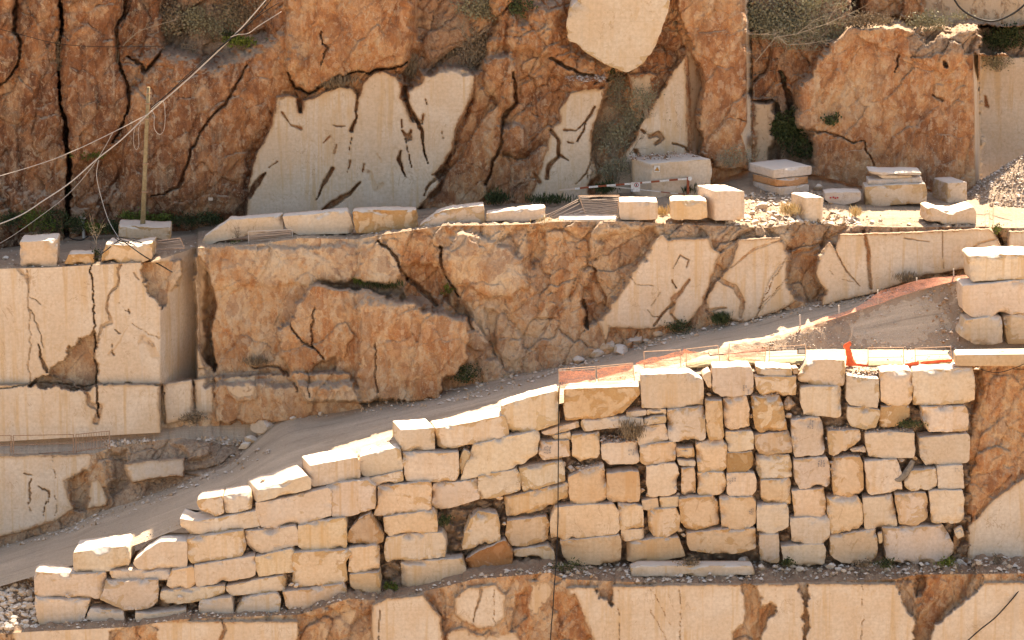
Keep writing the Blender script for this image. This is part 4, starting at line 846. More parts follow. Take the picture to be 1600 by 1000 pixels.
K('E', '286,696 415,690 422,710 422,790 350,820 288,812', 'block with a chipped lower right corner', 'fourth below the leaning brown-stained block')
K('E', '295,823 380,820 384,940 370,948 300,940', 'narrow upright bottom block', 'right of the broadest bottom block')
K('E', '436,328 560,312 573,340 581,450 570,476 450,485 438,420', 'tall stencilled block', 'below the large square block under the highest one', ink=[(504, 320, 530, 362)], tone='g')
K('E', '446,496 590,484 600,520 604,605 590,615 470,625 452,590', 'stencilled block', 'below the tall stencilled block', ink=[(548, 496, 582, 526)])
K('E', '438,633 580,620 586,740 560,745 446,745', 'square block', 'second below the tall stencilled block', tone='w')
K('E', '430,753 590,744 602,762 602,840 580,862 440,860', 'wide square block', 'third below the tall stencilled block')
K('E', '390,872 575,863 584,890 580,950 500,965 400,950', 'rounded bottom block', 'fourth below the tall stencilled block')
K('E', '595,372 735,366 738,410 700,442 620,480 597,470', 'block with a slanting underside', 'right of the tall stencilled block', raw=.3)
K('E', '690,452 755,438 760,464 700,466', 'small flat stone', 'under the block with the slanting underside', d=.6)
K('E', '614,492 735,483 746,512 748,640 735,658 620,658 610,600', 'tall block with a brown lower right corner', 'left of the block with the rag', tone='w', raw=.3)
K('E', '590,666 730,660 745,690 747,780 720,805 610,818 597,770', 'large square block', 'under the tall block with a brown lower corner', tone='w')
K('E', '605,826 800,800 811,850 806,930 740,945 650,945 602,910', 'wide rounded bottom block', 'left of a small stone in a gap', tone='w')
K('F', '268,116 400,109 407,130 406,240 385,262 300,262 269,245', 'banded white block', 'second from the right end of the top row', d=1.5, tone='p')
K('F', '406,110 540,104 670,100 677,170 677,240 640,250 410,264', 'wide block with a scarred lower corner', 'rightmost of the top row', d=1.5)
K('F', '270,266 390,263 394,310 330,354 263,357 266,300', 'rough mottled block', 'under the banded white block', tone='w', rough=1.3, raw=0)
K('F', '444,266 640,263 648,300 648,370 560,375 475,376 452,330', 'block with rubble on its ledge', 'under the rightmost block of the top row')
K('F', '198,381 300,376 415,378 417,440 410,488 215,487 201,430', 'wide block', 'just above the block with the hanging rag')
K('F', '437,401 645,383 653,400 654,500 640,512 460,523 441,480', 'wide block', 'third down at the right end of the wall')
K('F', '196,502 340,492 360,560 362,630 230,653 211,640', 'tilted block', 'with a grey rag hanging from it')
K('F', '370,562 390,546 508,533 510,600 508,622 400,632 372,612', 'block', 'between the rag and the small blue-marked block')
K('F', '513,526 625,518 628,560 629,620 516,623', 'small block with a blue mark', 'at the right end of the wall', ink=[(588, 532, 610, 546)], tone='g', raw=.8)
K('F', '188,662 320,651 335,720 340,785 300,795 196,797', 'block', 'under the tilted block with the rag')
K('F', '327,647 465,638 473,700 475,750 420,785 346,776', 'block with a rounded brown lower edge', 'between two square blocks low on the right', raw=.35)
K('F', '475,633 625,628 632,700 632,765 610,775 490,770', 'square block with a shaded right edge', 'above the dark hole at the right end')
K('F', '278,797 400,788 540,782 565,820 582,862 583,910 520,940 400,952 290,930', 'very wide bottom block', 'at the right end of the wall')
K('F', '583,802 620,791 633,830 600,842', 'small stone', 'lodged in the dark hole at the right end', d=.5, tone='w')
K('E', '808,815 828,812 832,855 815,860', 'small stone', 'lodged between two wide bottom blocks', d=.4, tone='o')
K('E', '404,255 425,228 458,262 430,290 408,285', 'dark round stone', 'in the gap left of the large square block', d=.6, tone='d')
K('C', '605,330 625,285 655,300 640,355 612,395', 'brown rock', 'plugging the gap left of the parallelogram slab', d=.7, tone='d')
marks = []
for r, pts, look, where, k in WL:
    pl_ = Z(r, pts); cx, cy = pl_.mean(0); Yb = float(Ywall(cx)) + max(0, (float(wl_bot(cx)) - pl_[:, 1].max())) / 28 * float(lean(cx)) + random.uniform(-.07, .1)
    top = 'd' in k and k['d'] >= 1.2; DUSTY[0] = .06 if top else 1.0
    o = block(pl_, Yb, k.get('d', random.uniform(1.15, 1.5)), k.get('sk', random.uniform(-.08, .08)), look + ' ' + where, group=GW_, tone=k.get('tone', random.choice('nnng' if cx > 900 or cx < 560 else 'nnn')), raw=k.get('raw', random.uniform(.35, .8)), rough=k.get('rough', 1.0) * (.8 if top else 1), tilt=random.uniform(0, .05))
    for (x0, y0, x1, y1) in k.get('ink', []):
        q = Z(r, f'{x0},{y0} {x1},{y1}'); mb = MB(); rr = random.Random(int(x0 + y0))
        c0, c1 = at(q[0, 0], q[0, 1], Yb - .075), at(q[1, 0], q[1, 1], Yb - .075); W_, H_ = c1[0] - c0[0], c0[2] - c1[2]
        for i in range(3):                       # stencilled figures in a ruled box
            for j in range(3):
                if rr.random() < .25: continue
                x_, z_ = c0[0] + W_ * (i + .5) / 3, c1[2] + H_ * (j + .5) / 3
                for (ax, az, sx, sz) in rr.sample([(-.3, 0, .16, .9), (.3, 0, .16, .9), (0, .42, .7, .14), (0, 0, .7, .14), (0, -.42, .7, .14)], 3):
                    mb.box((x_ + ax * W_ / 3 * .8, Yb - .085, z_ + az * H_ / 3 * .8), (sx * W_ / 3 * .8, .012, sz * H_ / 3 * .75))
        mk = mb.build('stencil_mark', M['ink']); mk['kind'] = 'stuff'; mk.parent = o; mk.location = -Vector(o.location)
# the block split by a saw slit, and the slab with the pebble
t = empty('marble_block', P(350, 800, Ywall(350) + 1.0)); tag(t, 'rounded white-topped block split by a narrow vertical slit', 'stone block', GW_)
def half(pts, Yb, d, parent, raw=.5, tone='n'):
    pl_ = Z('B', pts); W3 = at(pl_[:, 0], pl_[:, 1], Yb); c = parent.location
    o = block_mesh('block_half', np.stack([W3[:, 0] - c[0], W3[:, 2] - c[2]], -1), d, 0, 0, 'block', .7, parent); o.location = (0, Yb - c[1], 0); o.color = (*TINT[tone], raw)
Ys = float(Ywall(350)) + 1.25
half('130,400 150,388 200,382 241,378 247,420 252,452 200,465 142,432', Ys, 1.7, t, .3); half('247,377 300,370 362,362 374,390 372,430 300,446 256,451 250,415', Ys, 1.7, t, .6)
def boxblock(name, fr, Yf, wl, wr, dl, h_px, label, cat='stone block', group=None, tone='n', raw=.6, hgt=None, rough=.7, parent=None, mat='block'):
    pass
o = block(Z('B', '397,350 500,322 612,285 628,300 628,345 510,375 392,403 390,380'), float(Ywall(420)) + 1.1, 2.2, -.75, 'slab topped by a pebble, white above, right of the slit block', group=GW_, tone='n', raw=.85, rough=.6)

DUSTY[0] = .08
# column of big blocks by the embankment, right edge
GC = 'big blocks stacked beside the embankment'
for pts, Yb, d, lb, raw_ in [('984,422 1000,413 1110,408 1240,406 1330,410 1330,520 1180,518 996,530', 9.0, 2.3, 'big white-topped block with a rusty left corner, uppermost beside the embankment', .5),
                       ('950,548 1100,534 1240,522 1330,530 1330,668 1180,678 1000,698 956,662', 8.8, 1.8, 'long pale block in the middle of the pile beside the embankment', .8),
                       ('936,776 972,706 1090,690 1136,700 1138,808 1080,822 1010,822', 8.6, 1.6, 'faceted bottom block with a slanted left side beside the embankment', .9),
                       ('1144,700 1184,682 1340,680 1340,815 1160,817', 8.8, 1.6, 'bottom block at the right edge, beside the faceted one', .4)]:
    block(Z('r8', pts), Yb, d, -.1, lb, group=GC, raw=raw_, tone='n' if raw_ > .45 else 'w')

# blocks along the lip of the upper terrace
def lipY(px): return float(np.interp(px, xs_mid, G_mid[0][:, 1]))
GT = 'blocks lined up along the terrace edge'
def TB(r, pts, lb, d=1.5, sk=0.0, dy=.25, **k):
    pl_ = Z(r, pts); return block(pl_, lipY(pl_[:, 0].mean()) + dy, d, sk, lb, group=GT, **k)
TB('t7', '163,425 175,415 465,405 470,420 478,628 300,630 178,625 160,560', 'upright cube, leftmost on the terrace edge', 2.0, -.1, .35, tone='w', raw=.8, rough=1.0)
TB('t7', '535,590 575,520 780,515 784,606 650,612 540,600', 'small low slab between the leftmost cube and the cable-crossed block', 1.1, tone='o', raw=.3)
TB('t7', '843,590 848,520 880,430 1100,450 1262,425 1266,560 1180,590 1050,600 980,590 900,578', 'rough-topped block with black cables lying over it', 1.8, .1, tone='w', raw=.3, rough=1.3)
o_pb = block(Z('t7', '980,280 1180,290 1330,300 1415,292 1424,400 1240,405 985,372'), lipY(225) + 3.6, 1.9, -.1, 'flat block with the wooden pole standing in it', group=GT, tone='w', raw=.3, rough=1.2)
Yt = 1.1
TB('t8', '170,410 200,345 300,280 400,215 480,212 800,185 818,290 540,345 300,385 190,440', 'long slab with a sloping left nose on the terrace edge', 1.0, 0, 1.3, raw=.7)
TB('t8', '806,190 1000,175 1310,145 1330,165 1366,285 1350,325 1150,330 930,338 830,280', 'long slab with a pale cut corner, right of the sloping-nosed slab', 1.0, 0, 1.2, raw=.8)
TB('t8', '1350,155 1400,148 1850,140 1862,300 1700,318 1380,325', 'orange-brown rectangular slab on the terrace edge', 1.0, 0, 1.2, tone='o', raw=-.1)
TB('r6', '750,98 830,40 900,18 1045,2 1052,90 900,108 770,114', 'slab with a slanted left end and dark patches', 1.1, 0, 1.0, raw=.3)
TB('r6', '1055,40 1280,14 1330,14 1330,60 1200,82 1060,88', 'low slab at the right end of the slab row', 1.0, 0, 1.0, raw=.7)
TB('t3', '75,708 330,702 598,700 600,745 330,750 78,752', 'thin white-topped slab on the ground under the tangled wire panel', 1.5, .0, .1, raw=.9, rough=.5)
TB('t3', '617,548 640,545 955,548 958,600 955,700 800,706 628,704 618,640', 'low white-topped block right of the wire panel', 1.5, .0, .25, raw=.9, rough=.6)
TB('t3', '1068,545 1095,532 1397,538 1400,690 1340,706 1110,704 1075,690', 'low white-topped block between the wire-panel block and the tall cube', 1.5, .0, .25, raw=.9, rough=.6, tone='w')
TB('t3', '1462,450 1650,447 1732,450 1735,705 1600,712 1470,712', 'tall white-topped cube on the terrace edge', 1.9, -.85, .3, raw=.95, rough=.5)
TB('t1', '930,662 1111,660 1108,700 1100,900 1040,915 920,900', 'narrow upright block on the terrace edge with a bright square top', 1.6, -.7, .35, raw=.9, rough=.6)
TB('t2', '700,570 760,560 850,592 980,600 1130,553 1152,600 1155,712 960,716 760,706 706,690', 'white-topped block with a chipped front edge, rightmost on the terrace', 1.7, -.2, .4, raw=.6)
def TY(px, py): a_, b_ = project(G_ter); i = np.argmin((a_ - px) ** 2 + (b_ - py) ** 2 + np.where(G_ter[..., 1] > float(Yup(px)) - 1.2, 1e6, 0)); return float(G_ter.reshape(-1, 3)[i][1])
# dark-base cubes: rotated boxes on the terrace
def rbox(name, corner_px, Y, lw, rw, h, yaw, label, group=None, tone='g', raw=.8, rough=.5, cat='stone block', z0=None, parent=None):
    """box whose nearest vertical edge stands at corner_px; lw/rw are its left and right face widths"""
    p = P(*corner_px, Y)
    out = np.array([[0, 0], [rw, 0], [rw, h], [0, h]], float)
    o = block_mesh(name, out, lw, 0, 0, 'block', rough)
    o.location = p; o.rotation_euler = (0, 0, yaw)
    t_ = TINT[tone]; o.color = (*t_, raw); tag(o, label, cat, group); return o
GS = 'slabs stacked in the shade below the cliff'
Yq = TY(1218, 306)
rbox('marble_slab', (1218.5, 305.5), Yq, 2.6, 2.15, .45, R(33), 'grey bottom slab of the three-slab stack', GS, 'b', .9)
rbox('marble_slab', (1216.5, 293.0), Yq, 2.5, 2.2, .45, R(33), 'middle slab with a rusty right side in the three-slab stack', GS, 'r', .6)
rbox('marble_slab', (1209.3, 279.0), Yq, 2.7, 2.65, .52, R(29), 'blue-grey top slab of the three-slab stack', GS, 'b', 1.0)
block(Z('t1', '1115,610 1200,600 1500,605 1505,680 1440,712 1290,742 1200,735 1130,680'), TY(1310, 319), 1.2, 0, 'flat grey boulder with red dots, right of the three-slab stack', name='grey_boulder', cat='boulder', tone='b', raw=.9)
q = Z('t1', '1185,660 1215,655 1235,665 1258,660'); mb = MB()
for a_ in q: mb.box(at(a_[0], a_[1], TY(1310, 319) - .09), (.09, .02, .08))
mk = mb.build('red_dots', M['redink']); mk['kind'] = 'stuff'; mk.parent = bpy.data.objects['grey_boulder']; mk.location = -Vector(bpy.data.objects['grey_boulder'].location)
block(Z('t2', '128,368 400,352 680,338 697,360 700,520 500,530 170,555 140,540'), TY(1390, 322), 1.6, 0, 'long brown-stained block under two thin slabs by the orange cliff', group=GS, tone='g', raw=.25)
block(Z('t2', '160,300 400,300 655,275 662,330 430,350 162,360'), TY(1390, 322) + .4, 1.3, 0, 'grey slab lying on the long brown-stained block', name='marble_slab', group=GS, tone='b', raw=.9, rough=.5)
block(Z('t2', '240,262 560,264 575,290 300,292'), TY(1390, 322) + .5, 1.0, 0, 'thin plate between two slabs by the orange cliff', name='marble_slab', group=GS, tone='n', raw=.9, rough=.4)
block(Z('t2', '164,222 264,232 500,230 652,235 648,256 440,262 268,262 180,246'), TY(1390, 322) + .3, 1.7, 0, 'uppermost thin slab by the orange cliff', name='marble_slab', group=GS, tone='b', raw=.8, rough=.5)
rbox('marble_block', (1480.5, 317.5), TY(1480, 317), 1.9, 1.25, 1.18, R(20), 'brownish block with a pale right side, right of the thin slabs', GS, 'n', .5)
# big block under the warning sign
bigb = block(Z('t3', '896,208 1100,188 1425,165 1432,200 1446,260 1430,360 1428,470 1260,500 1160,530 900,528 897,400'), TY(1026, 310), 2.0, -1.1, 'large block carrying a yellow warning triangle behind the barrier', tone='n', raw=.7, rough=.8)
# white boulder high on the cliff
wb = block(Z('r3', '262,40 300,10 340,-60 450,-110 640,-110 720,-40 722,50 690,130 660,220 600,290 530,338 440,300 340,240 290,195 255,190 248,120'), Yup(960) - 1.5, 2.6, .2, 'huge pale boulder with a sawn oval face lodged high in the cliff', name='boulder', cat='boulder', tone='n', raw=.55, rough=1.5, dz=.4)
# bench slab and small blocks at the wall foot
block(np.array([[985, 888], [1000, 884], [1175, 884], [1180, 898], [1100, 901], [985, 901]], float), .95, .9, 0, 'long low step of pale stone at the foot of the wall', name='stone_step', cat='stone step', tone='n', raw=.5)

# ================================================================== SMALL THINGS
def hit(G, px, py):
    a, b = project(G); i = np.argmin((a - px) ** 2 + (b - py) ** 2); return Vector(G.reshape(-1, 3)[i].tolist())
def gz(G, x, y): i = np.argmin((G[..., 0] - x) ** 2 + (G[..., 1] - y) ** 2); return float(G.reshape(-1, 3)[i][2])

def Yc(px, py):        # depth of the upper cliff surface at that pixel
    a_, b_ = project(G_up); i = np.argmin((a_ - px) ** 2 + (b_ - py) ** 2); return float(G_up.reshape(-1, 3)[i][1])
# ---- rocks: six shapes, then copies
def rock_mesh(s):
    bm = bmesh.new(); bmesh.ops.create_icosphere(bm, subdivisions=3, radius=.5); rr = random.Random(s)
    pl_ = [(Vector((rr.uniform(-1, 1), rr.uniform(-1, 1), rr.uniform(-1, 1))).normalized(), rr.uniform(.24, .42)) for _ in range(11)]
    for v in bm.verts:
        for nrm, d in pl_:
            k = v.co.dot(nrm)
            if k > d: v.co -= nrm * (k - d)
        v.co += v.co.normalized() * rr.uniform(-.008, .008)
        v.co.z *= .72
    me = bpy.data.meshes.new('rock'); bm.to_mesh(me); bm.free()
    n = len(me.vertices); a_ = me.attributes.new('edge', 'FLOAT', 'POINT'); a_.data.foreach_set('value', np.full(n, .3, np.float32)); me.materials.append(M['stone']); return me
RM = [rock_mesh(i * 13 + 5) for i in range(7)]
for m_ in RM:
    for p_ in m_.polygons: p_.use_smooth = False
def rock(p, size, label, group=None, name='rock', tone='n', rr=random, flat=1.0):
    o = bpy.data.objects.new(name, rr.choice(RM)); C.objects.link(o)
    o.location = Vector(p) + Vector((0, 0, size * .2)); o.scale = (size * rr.uniform(.8, 1.25), size * rr.uniform(.8, 1.1), size * rr.uniform(.7, 1.1) * flat); o.rotation_euler = (rr.uniform(-.4, .4), rr.uniform(-.4, .4), rr.uniform(0, 6.28))
    t = TINT[tone]; g = rr.uniform(.8, 1.05); o.color = (t[0] * g, t[1] * g * .97, t[2] * g * .93, rr.uniform(.2, 1)); return tag(o, label, 'rock', group)
def rocks(G, pts, label, group, tone='n', name='rock'):
    rr = random.Random(len(pts) * 7 + int(pts[0][0]))
    for (px, py, s) in pts: rock(hit(G, px, py), s / 28, label, group, name, tone, rr)
def gravel(name, G, poly, n, smin, smax, seed=1, mat='stone', lift=0.0, ptsY=None, col=(1, .95, .9)):
    """uncountable small debris: one mesh of faceted chips lying on the sheet G inside a pixel polygon"""
    rr = np.random.default_rng(seed); a_, b_ = project(G); inside = sdist(a_.ravel(), b_.ravel(), poly) > 0
    Q = G.reshape(-1, 3)[inside]
    if len(Q) < 3: return
    idx = rr.integers(0, len(Q), n); base = Q[idx] + np.stack([rr.uniform(-.12, .12, n), rr.uniform(-.12, .12, n), np.full(n, lift)], -1)
    oct_ = np.array([[1, 0, 0], [0, 1, 0], [-1, 0, 0], [0, -1, 0], [0.1, 0, .8], [0, .1, -.6], [.75, .7, .1], [-.7, -.72, -.1]])
    from itertools import combinations
    s = smin + (smax - smin) * rr.random(n) ** 2.6
    V = np.repeat(oct_[None, :6], n, 0) + rr.uniform(-.28, .28, (n, 6, 3)); V = V * (s[:, None, None] * rr.uniform(.5, 1.2, (n, 1, 3)))
    th = rr.uniform(0, 6.28, n); c_, s_ = np.cos(th)[:, None], np.sin(th)[:, None]
    x = V[..., 0] * c_ - V[..., 1] * s_; y = V[..., 0] * s_ + V[..., 1] * c_; V = np.stack([x, y, V[..., 2]], -1) + base[:, None] + np.array([0, 0, 1]) * s[:, None, None] * .25
    f = np.array([[0, 1, 4], [1, 2, 4], [2, 3, 4], [3, 0, 4], [1, 0, 5], [2, 1, 5], [3, 2, 5], [0, 3, 5]])
    F = (f[None] + (np.arange(n) * 6)[:, None, None]).reshape(-1, 3)
    o = mesh_np(name, V, F, M[mat], False, {'edge': np.repeat(rr.uniform(0, .6, n), 6)}); o.color = tuple(c * q for c, q in zip(col, (.76, .73, .70))) + (.6,); tag(o, kind='stuff'); return o
def poly(s): return line(s)
gravel('gravel', G_led, poly('560,960 700,905 880,880 1600,872 1600,900 880,915 700,925 600,950'), 1612, .03, .2, 1)
gravel('gravel', G_led, poly('60,1000 60,960 290,955 545,930 600,920 600,945 460,970'), 558, .03, .14, 2)
gravel('rubble', G_ter, poly('1150,300 1290,300 1300,318 1270,332 1165,332'), 474, .04, .20, 3, col=(.85, .80, .74))
gravel('rubble', G_ter, poly('1140,325 1330,330 1350,352 1130,356'), 418, .04, .26, 4, col=(.85, .80, .74))
gravel('gravel', G_ter, poly('860,330 1600,315 1600,352 860,350'), 744, .02, .09, 5)
gravel('gravel', G_ter, poly('0,380 850,325 850,345 560,372 330,392 250,410 0,420'), 930, .02, .10, 6)
gravel('gravel', G_road, poly('340,640 640,612 740,596 920,545 1080,505 1260,470 1500,432 1500,445 1250,490 1080,528 940,565 760,620 640,640 360,665'), 1612, .03, .17, 7)
gravel('gravel', G_road, poly('0,830 110,800 250,755 420,695 430,712 260,780 150,822 0,862'), 558, .03, .16, 8)
gravel('gravel', G_road, poly('200,850 345,785 600,690 640,680 600,700 345,805 220,862'), 372, .02, .10, 9)
gravel('gravel', G_emb, poly('1140,560 1200,535 1300,500 1500,437 1600,420 1600,548 1140,562'), 2600, .015, .075, 10, col=(.9, .8, .7))
gravel('rubble', G_emb, poly('1440,450 1520,440 1500,545 1470,545'), 150, .05, .2, 11, col=(.85, .72, .62))
gravel('gravel', G_road, poly('870,600 1100,565 1500,555 1500,580 1100,590 880,620'), 558, .02, .08, 12, col=(1.1, 1.05, .95))
b0 = bpy.data.objects.get('road')
G_brn = np.array([v.co[:] for v in b0.data.vertices]).reshape(-1, 1, 3)
gravel('rubble', G_brn, poly('165,690 350,685 430,700 280,712 170,712'), 434, .04, .22, 13)
# debris resting on blocks and ledges of the wall
def heap(px0, px1, py, Y0, n, smax, seed, col=(.95, .85, .75)):
    rr = np.random.default_rng(seed); A = at(np.linspace(px0, px1, 30), np.full(30, float(py)), Y0); B = A.copy(); B[:, 1] += .9; B[:, 2] += .14
    G = np.stack([A * (1 - t) + B * t for t in np.linspace(0, 1, 8)]); G[..., 2] += .06 * rr.random(G.shape[:2])
    gravel('rubble', G, RECT(px0 - 5, py - 60, px1 + 5, py + 20), n, .03, smax, seed, col=col)
heap(938, 997, 692, 2.75, 170, .14, 21, (.7, .5, .4)); heap(1325, 1372, 586, 3.3, 130, .12, 22, (.9, .75, .6)); heap(1350, 1430, 676, 2.85, 100, .09, 23); heap(1447, 1508, 637, 3.1, 110, .1, 24); heap(395, 455, 828, 1.4, 50, .09, 25); heap(1175, 1215, 620, 3.1, 40, .08, 26)
heap(895, 940, 735, 2.6, 110, .12, 27, (.75, .62, .5)); heap(1290, 1352, 672, 2.9, 60, .09, 28); heap(985, 1045, 250, bigb.location.y + .8, 130, .13, 29, (.55, .42, .36)); heap(1045, 1090, 246, bigb.location.y + .8, 80, .1, 30, (.6, .45, .4)); heap(885, 945, 128, Yc(915, 128) - .5, 170, .2, 31, (.65, .5, .45))
# gravel heap at the right end of the upper terrace
def heapmound(name, cx, Y, rx, ry, h, seed, mat='slope', sy=1.0):
    n = 90; u = np.linspace(-1, 1, n); U, V = np.meshgrid(u, u); r = np.sqrt(U ** 2 + V ** 2); z = h * np.clip(1 - r, 0, 1) ** 1.05
    z0 = gz(G_ter, cx, Y) - .25; X = cx + U * rx; YY = Y + V * ry
    z = z + .25 * (fbm(X * .8, YY * .8, seed) - .5) * sst(1.1, .9, r) + .12 * (fbm(X * 4, YY * 4, seed + 2, 3) - .5)
    G = np.stack([X, YY, z0 + z], -1); o = grid_obj(name, G, M[mat], flip=True); tag(o, kind='stuff'); return G
gh = heapmound('gravel_pile', P(1625, 270, 24).x, 23.0, 5.2, 4.6, 3.4, 40)
gh2 = heapmound('gravel_pile', P(1660, 290, 21).x, 21.0, 4.6, 2.8, 2.0, 44)
gravel('gravel', gh, RECT(1500, 180, 1650, 330), 5200, .025, .13, 41, col=(.84, .82, .82)); gravel('gravel', gh2, RECT(1500, 180, 1650, 330), 2400, .025, .12, 42, col=(.84, .8, .78))

rocks(G_road, [(952, 545, 44), (985, 535, 38), (935, 556, 30), (1008, 528, 30), (968, 552, 26), (1030, 524, 26), (905, 566, 22), (640, 612, 9), (652, 607, 12), (672, 613, 16), (728, 610, 8), (750, 603, 7), (868, 570, 8), (875, 562, 16), (905, 558, 14), (868, 566, 12), (925, 553, 10), (800, 590, 8), (835, 578, 9), (985, 540, 12), (1010, 535, 12), (1035, 520, 24), (1048, 512, 20), (1062, 518, 14), (1078, 513, 13), (1112, 508, 10), (1180, 492, 9), (1232, 482, 17), (1250, 476, 10), (1290, 468, 7), (1340, 458, 8), (1372, 452, 9), (1420, 445, 7)],
      'loose rock at the foot of the middle cliff beside the haul road', 'loose rocks along the foot of the middle cliff')
rocks(G_road, [(395, 652, 44), (432, 648, 46), (470, 644, 34), (345, 655, 24), (356, 648, 22), (362, 655, 14), (430, 650, 22), (445, 648, 26), (415, 650, 15), (455, 655, 12), (330, 662, 10), (318, 660, 9), (385, 657, 12), (500, 648, 9), (560, 632, 8), (600, 626, 8), (468, 646, 16)],
      'dusty tumbled boulder below the pale bench on the left', 'tumbled boulders below the left bench')
rocks(G_road, [(55, 835, 16), (68, 830, 11), (98, 822, 16), (120, 812, 20), (128, 802, 16), (10, 848, 12), (30, 842, 10), (170, 790, 10), (176, 786, 8), (150, 806, 9)], 'rock at the foot of the low bluff on the far left', 'rocks below the low bluff')
rocks(G_led, [(1165, 880, 16), (1158, 888, 30), (1190, 890, 14), (1212, 889, 12), (1298, 888, 18), (1310, 892, 12), (1250, 892, 14), (1100, 888, 13), (1318, 893, 9), (1386, 893, 10), (1390, 888, 11), (1440, 885, 13), (1500, 880, 14), (1530, 882, 12), (898, 893, 10), (886, 896, 11), (875, 900, 8), (912, 896, 8), (1050, 890, 10), (1230, 892, 9), (1460, 888, 8), (960, 892, 8)],
      'loose rock on the dirt ledge at the foot of the stacked wall', 'loose rocks on the ledge below the wall')
rocks(G_ter, [(1150, 340, 14), (1165, 344, 16), (1178, 350, 15), (1192, 345, 12), (1205, 350, 13), (1215, 338, 12), (1140, 350, 10), (1128, 345, 12), (1175, 335, 14), (1190, 328, 22), (1250, 350, 17), (1262, 355, 16), (1236, 352, 14), (1270, 343, 10), (1285, 350, 11), (1300, 346, 10), (1320, 352, 9), (1362, 350, 12), (1375, 347, 9), (1420, 352, 9), (1278, 296, 18), (1225, 320, 10), (1246, 330, 12), (8, 405, 14), (20, 410, 9), (100, 410, 9)],
      'sunlit or dusty rubble stone on the edge of the upper terrace', 'rubble stones along the terrace edge')
# stones tipped at the lower left corner
xs_ = np.linspace(-70, 66, 60); t_ = np.linspace(0, 1, 40)[:, None]; pyh = 905 * (1 - t_) + 992 * t_ + 0 * xs_[None]; Yh = 3.2 * (1 - t_) + .1 * t_ + 0 * xs_[None]
pyh = pyh - 6 * np.sin(xs_[None] / 20)
G_h = at(np.broadcast_to(xs_[None], pyh.shape), pyh, Yh); G_h[..., 2] += -.12 + .15 * (fbm(G_h[..., 0], G_h[..., 1], 77) - .5); hp = grid_obj('dirt_heap', G_h, M['soil'], flip=False); tag(hp, kind='structure')
rr = random.Random(9)
for i in range(150):
    px, py = rr.uniform(-12, 60), rr.uniform(915, 984)
    rock(hit(G_h, px, py), rr.uniform(.22, .52), 'pale stone in the tipped pile at the lower left corner', 'tipped stones at the lower left corner', tone=rr.choice('ggn'), rr=rr)
gravel('gravel', G_h, RECT(-60, 900, 62, 990), 900, .04, .14, 55)
rocks(np.stack([at(np.full(3, 363. + i), np.array([784., 785., 786.]), Ys + .9) for i in range(2)]), [(363, 785, 3)], 'tiny stone', 'x') if False else None
pb = rock(P(410, 751, float(Ywall(420)) + 2.3), .32, 'small pebble lying on the white slab top left of centre', None, 'pebble', 'o'); pb['category'] = 'pebble'
for (px, py, s, lb) in [(282, 936, 11, 'small stones on the ledge near the bottom left'), (104, 932, 8, 'small stones on the ledge near the bottom left'), (455, 915, 9, 'small stones on the ledge near the bottom left'), (463, 917, 11, 'small stones on the ledge near the bottom left'), (492, 956, 10, 'small stones on the ledge near the bottom left'), (108, 934, 6, 'small stones on the ledge near the bottom left')]:
    rock(P(px, py, float(Ywall(px)) + .25), s / 28, 'small stone wedged between blocks in the left half of the wall', 'small stones wedged in the wall', tone='n')
for (px, py, s) in [(1003, 768, 10), (1012, 774, 9), (1062, 830, 11), (1068, 838, 10), (1055, 766, 11), (1060, 774, 8), (1292, 687, 9), (1300, 725, 11), (1298, 735, 10), (1168, 737, 8), (1500, 676, 11), (1408, 722, 13), (1400, 715, 9), (1430, 718, 10), (880, 728, 12), (892, 735, 13), (905, 733, 10), (940, 726, 8), (842, 885, 9), (1108, 618, 8), (1174, 652, 10), (1232, 652, 12), (1246, 655, 10), (780, 780, 12), (788, 820, 9), (1170, 815, 8), (1216, 742, 8)]:
    rock(P(px, py, float(Ywall(px)) + .35 + (890 - py) / 28 * .11), s / 28, 'small stone filling a gap between the stacked blocks, right half', 'small stones filling gaps in the wall', tone=random.choice('wno'))

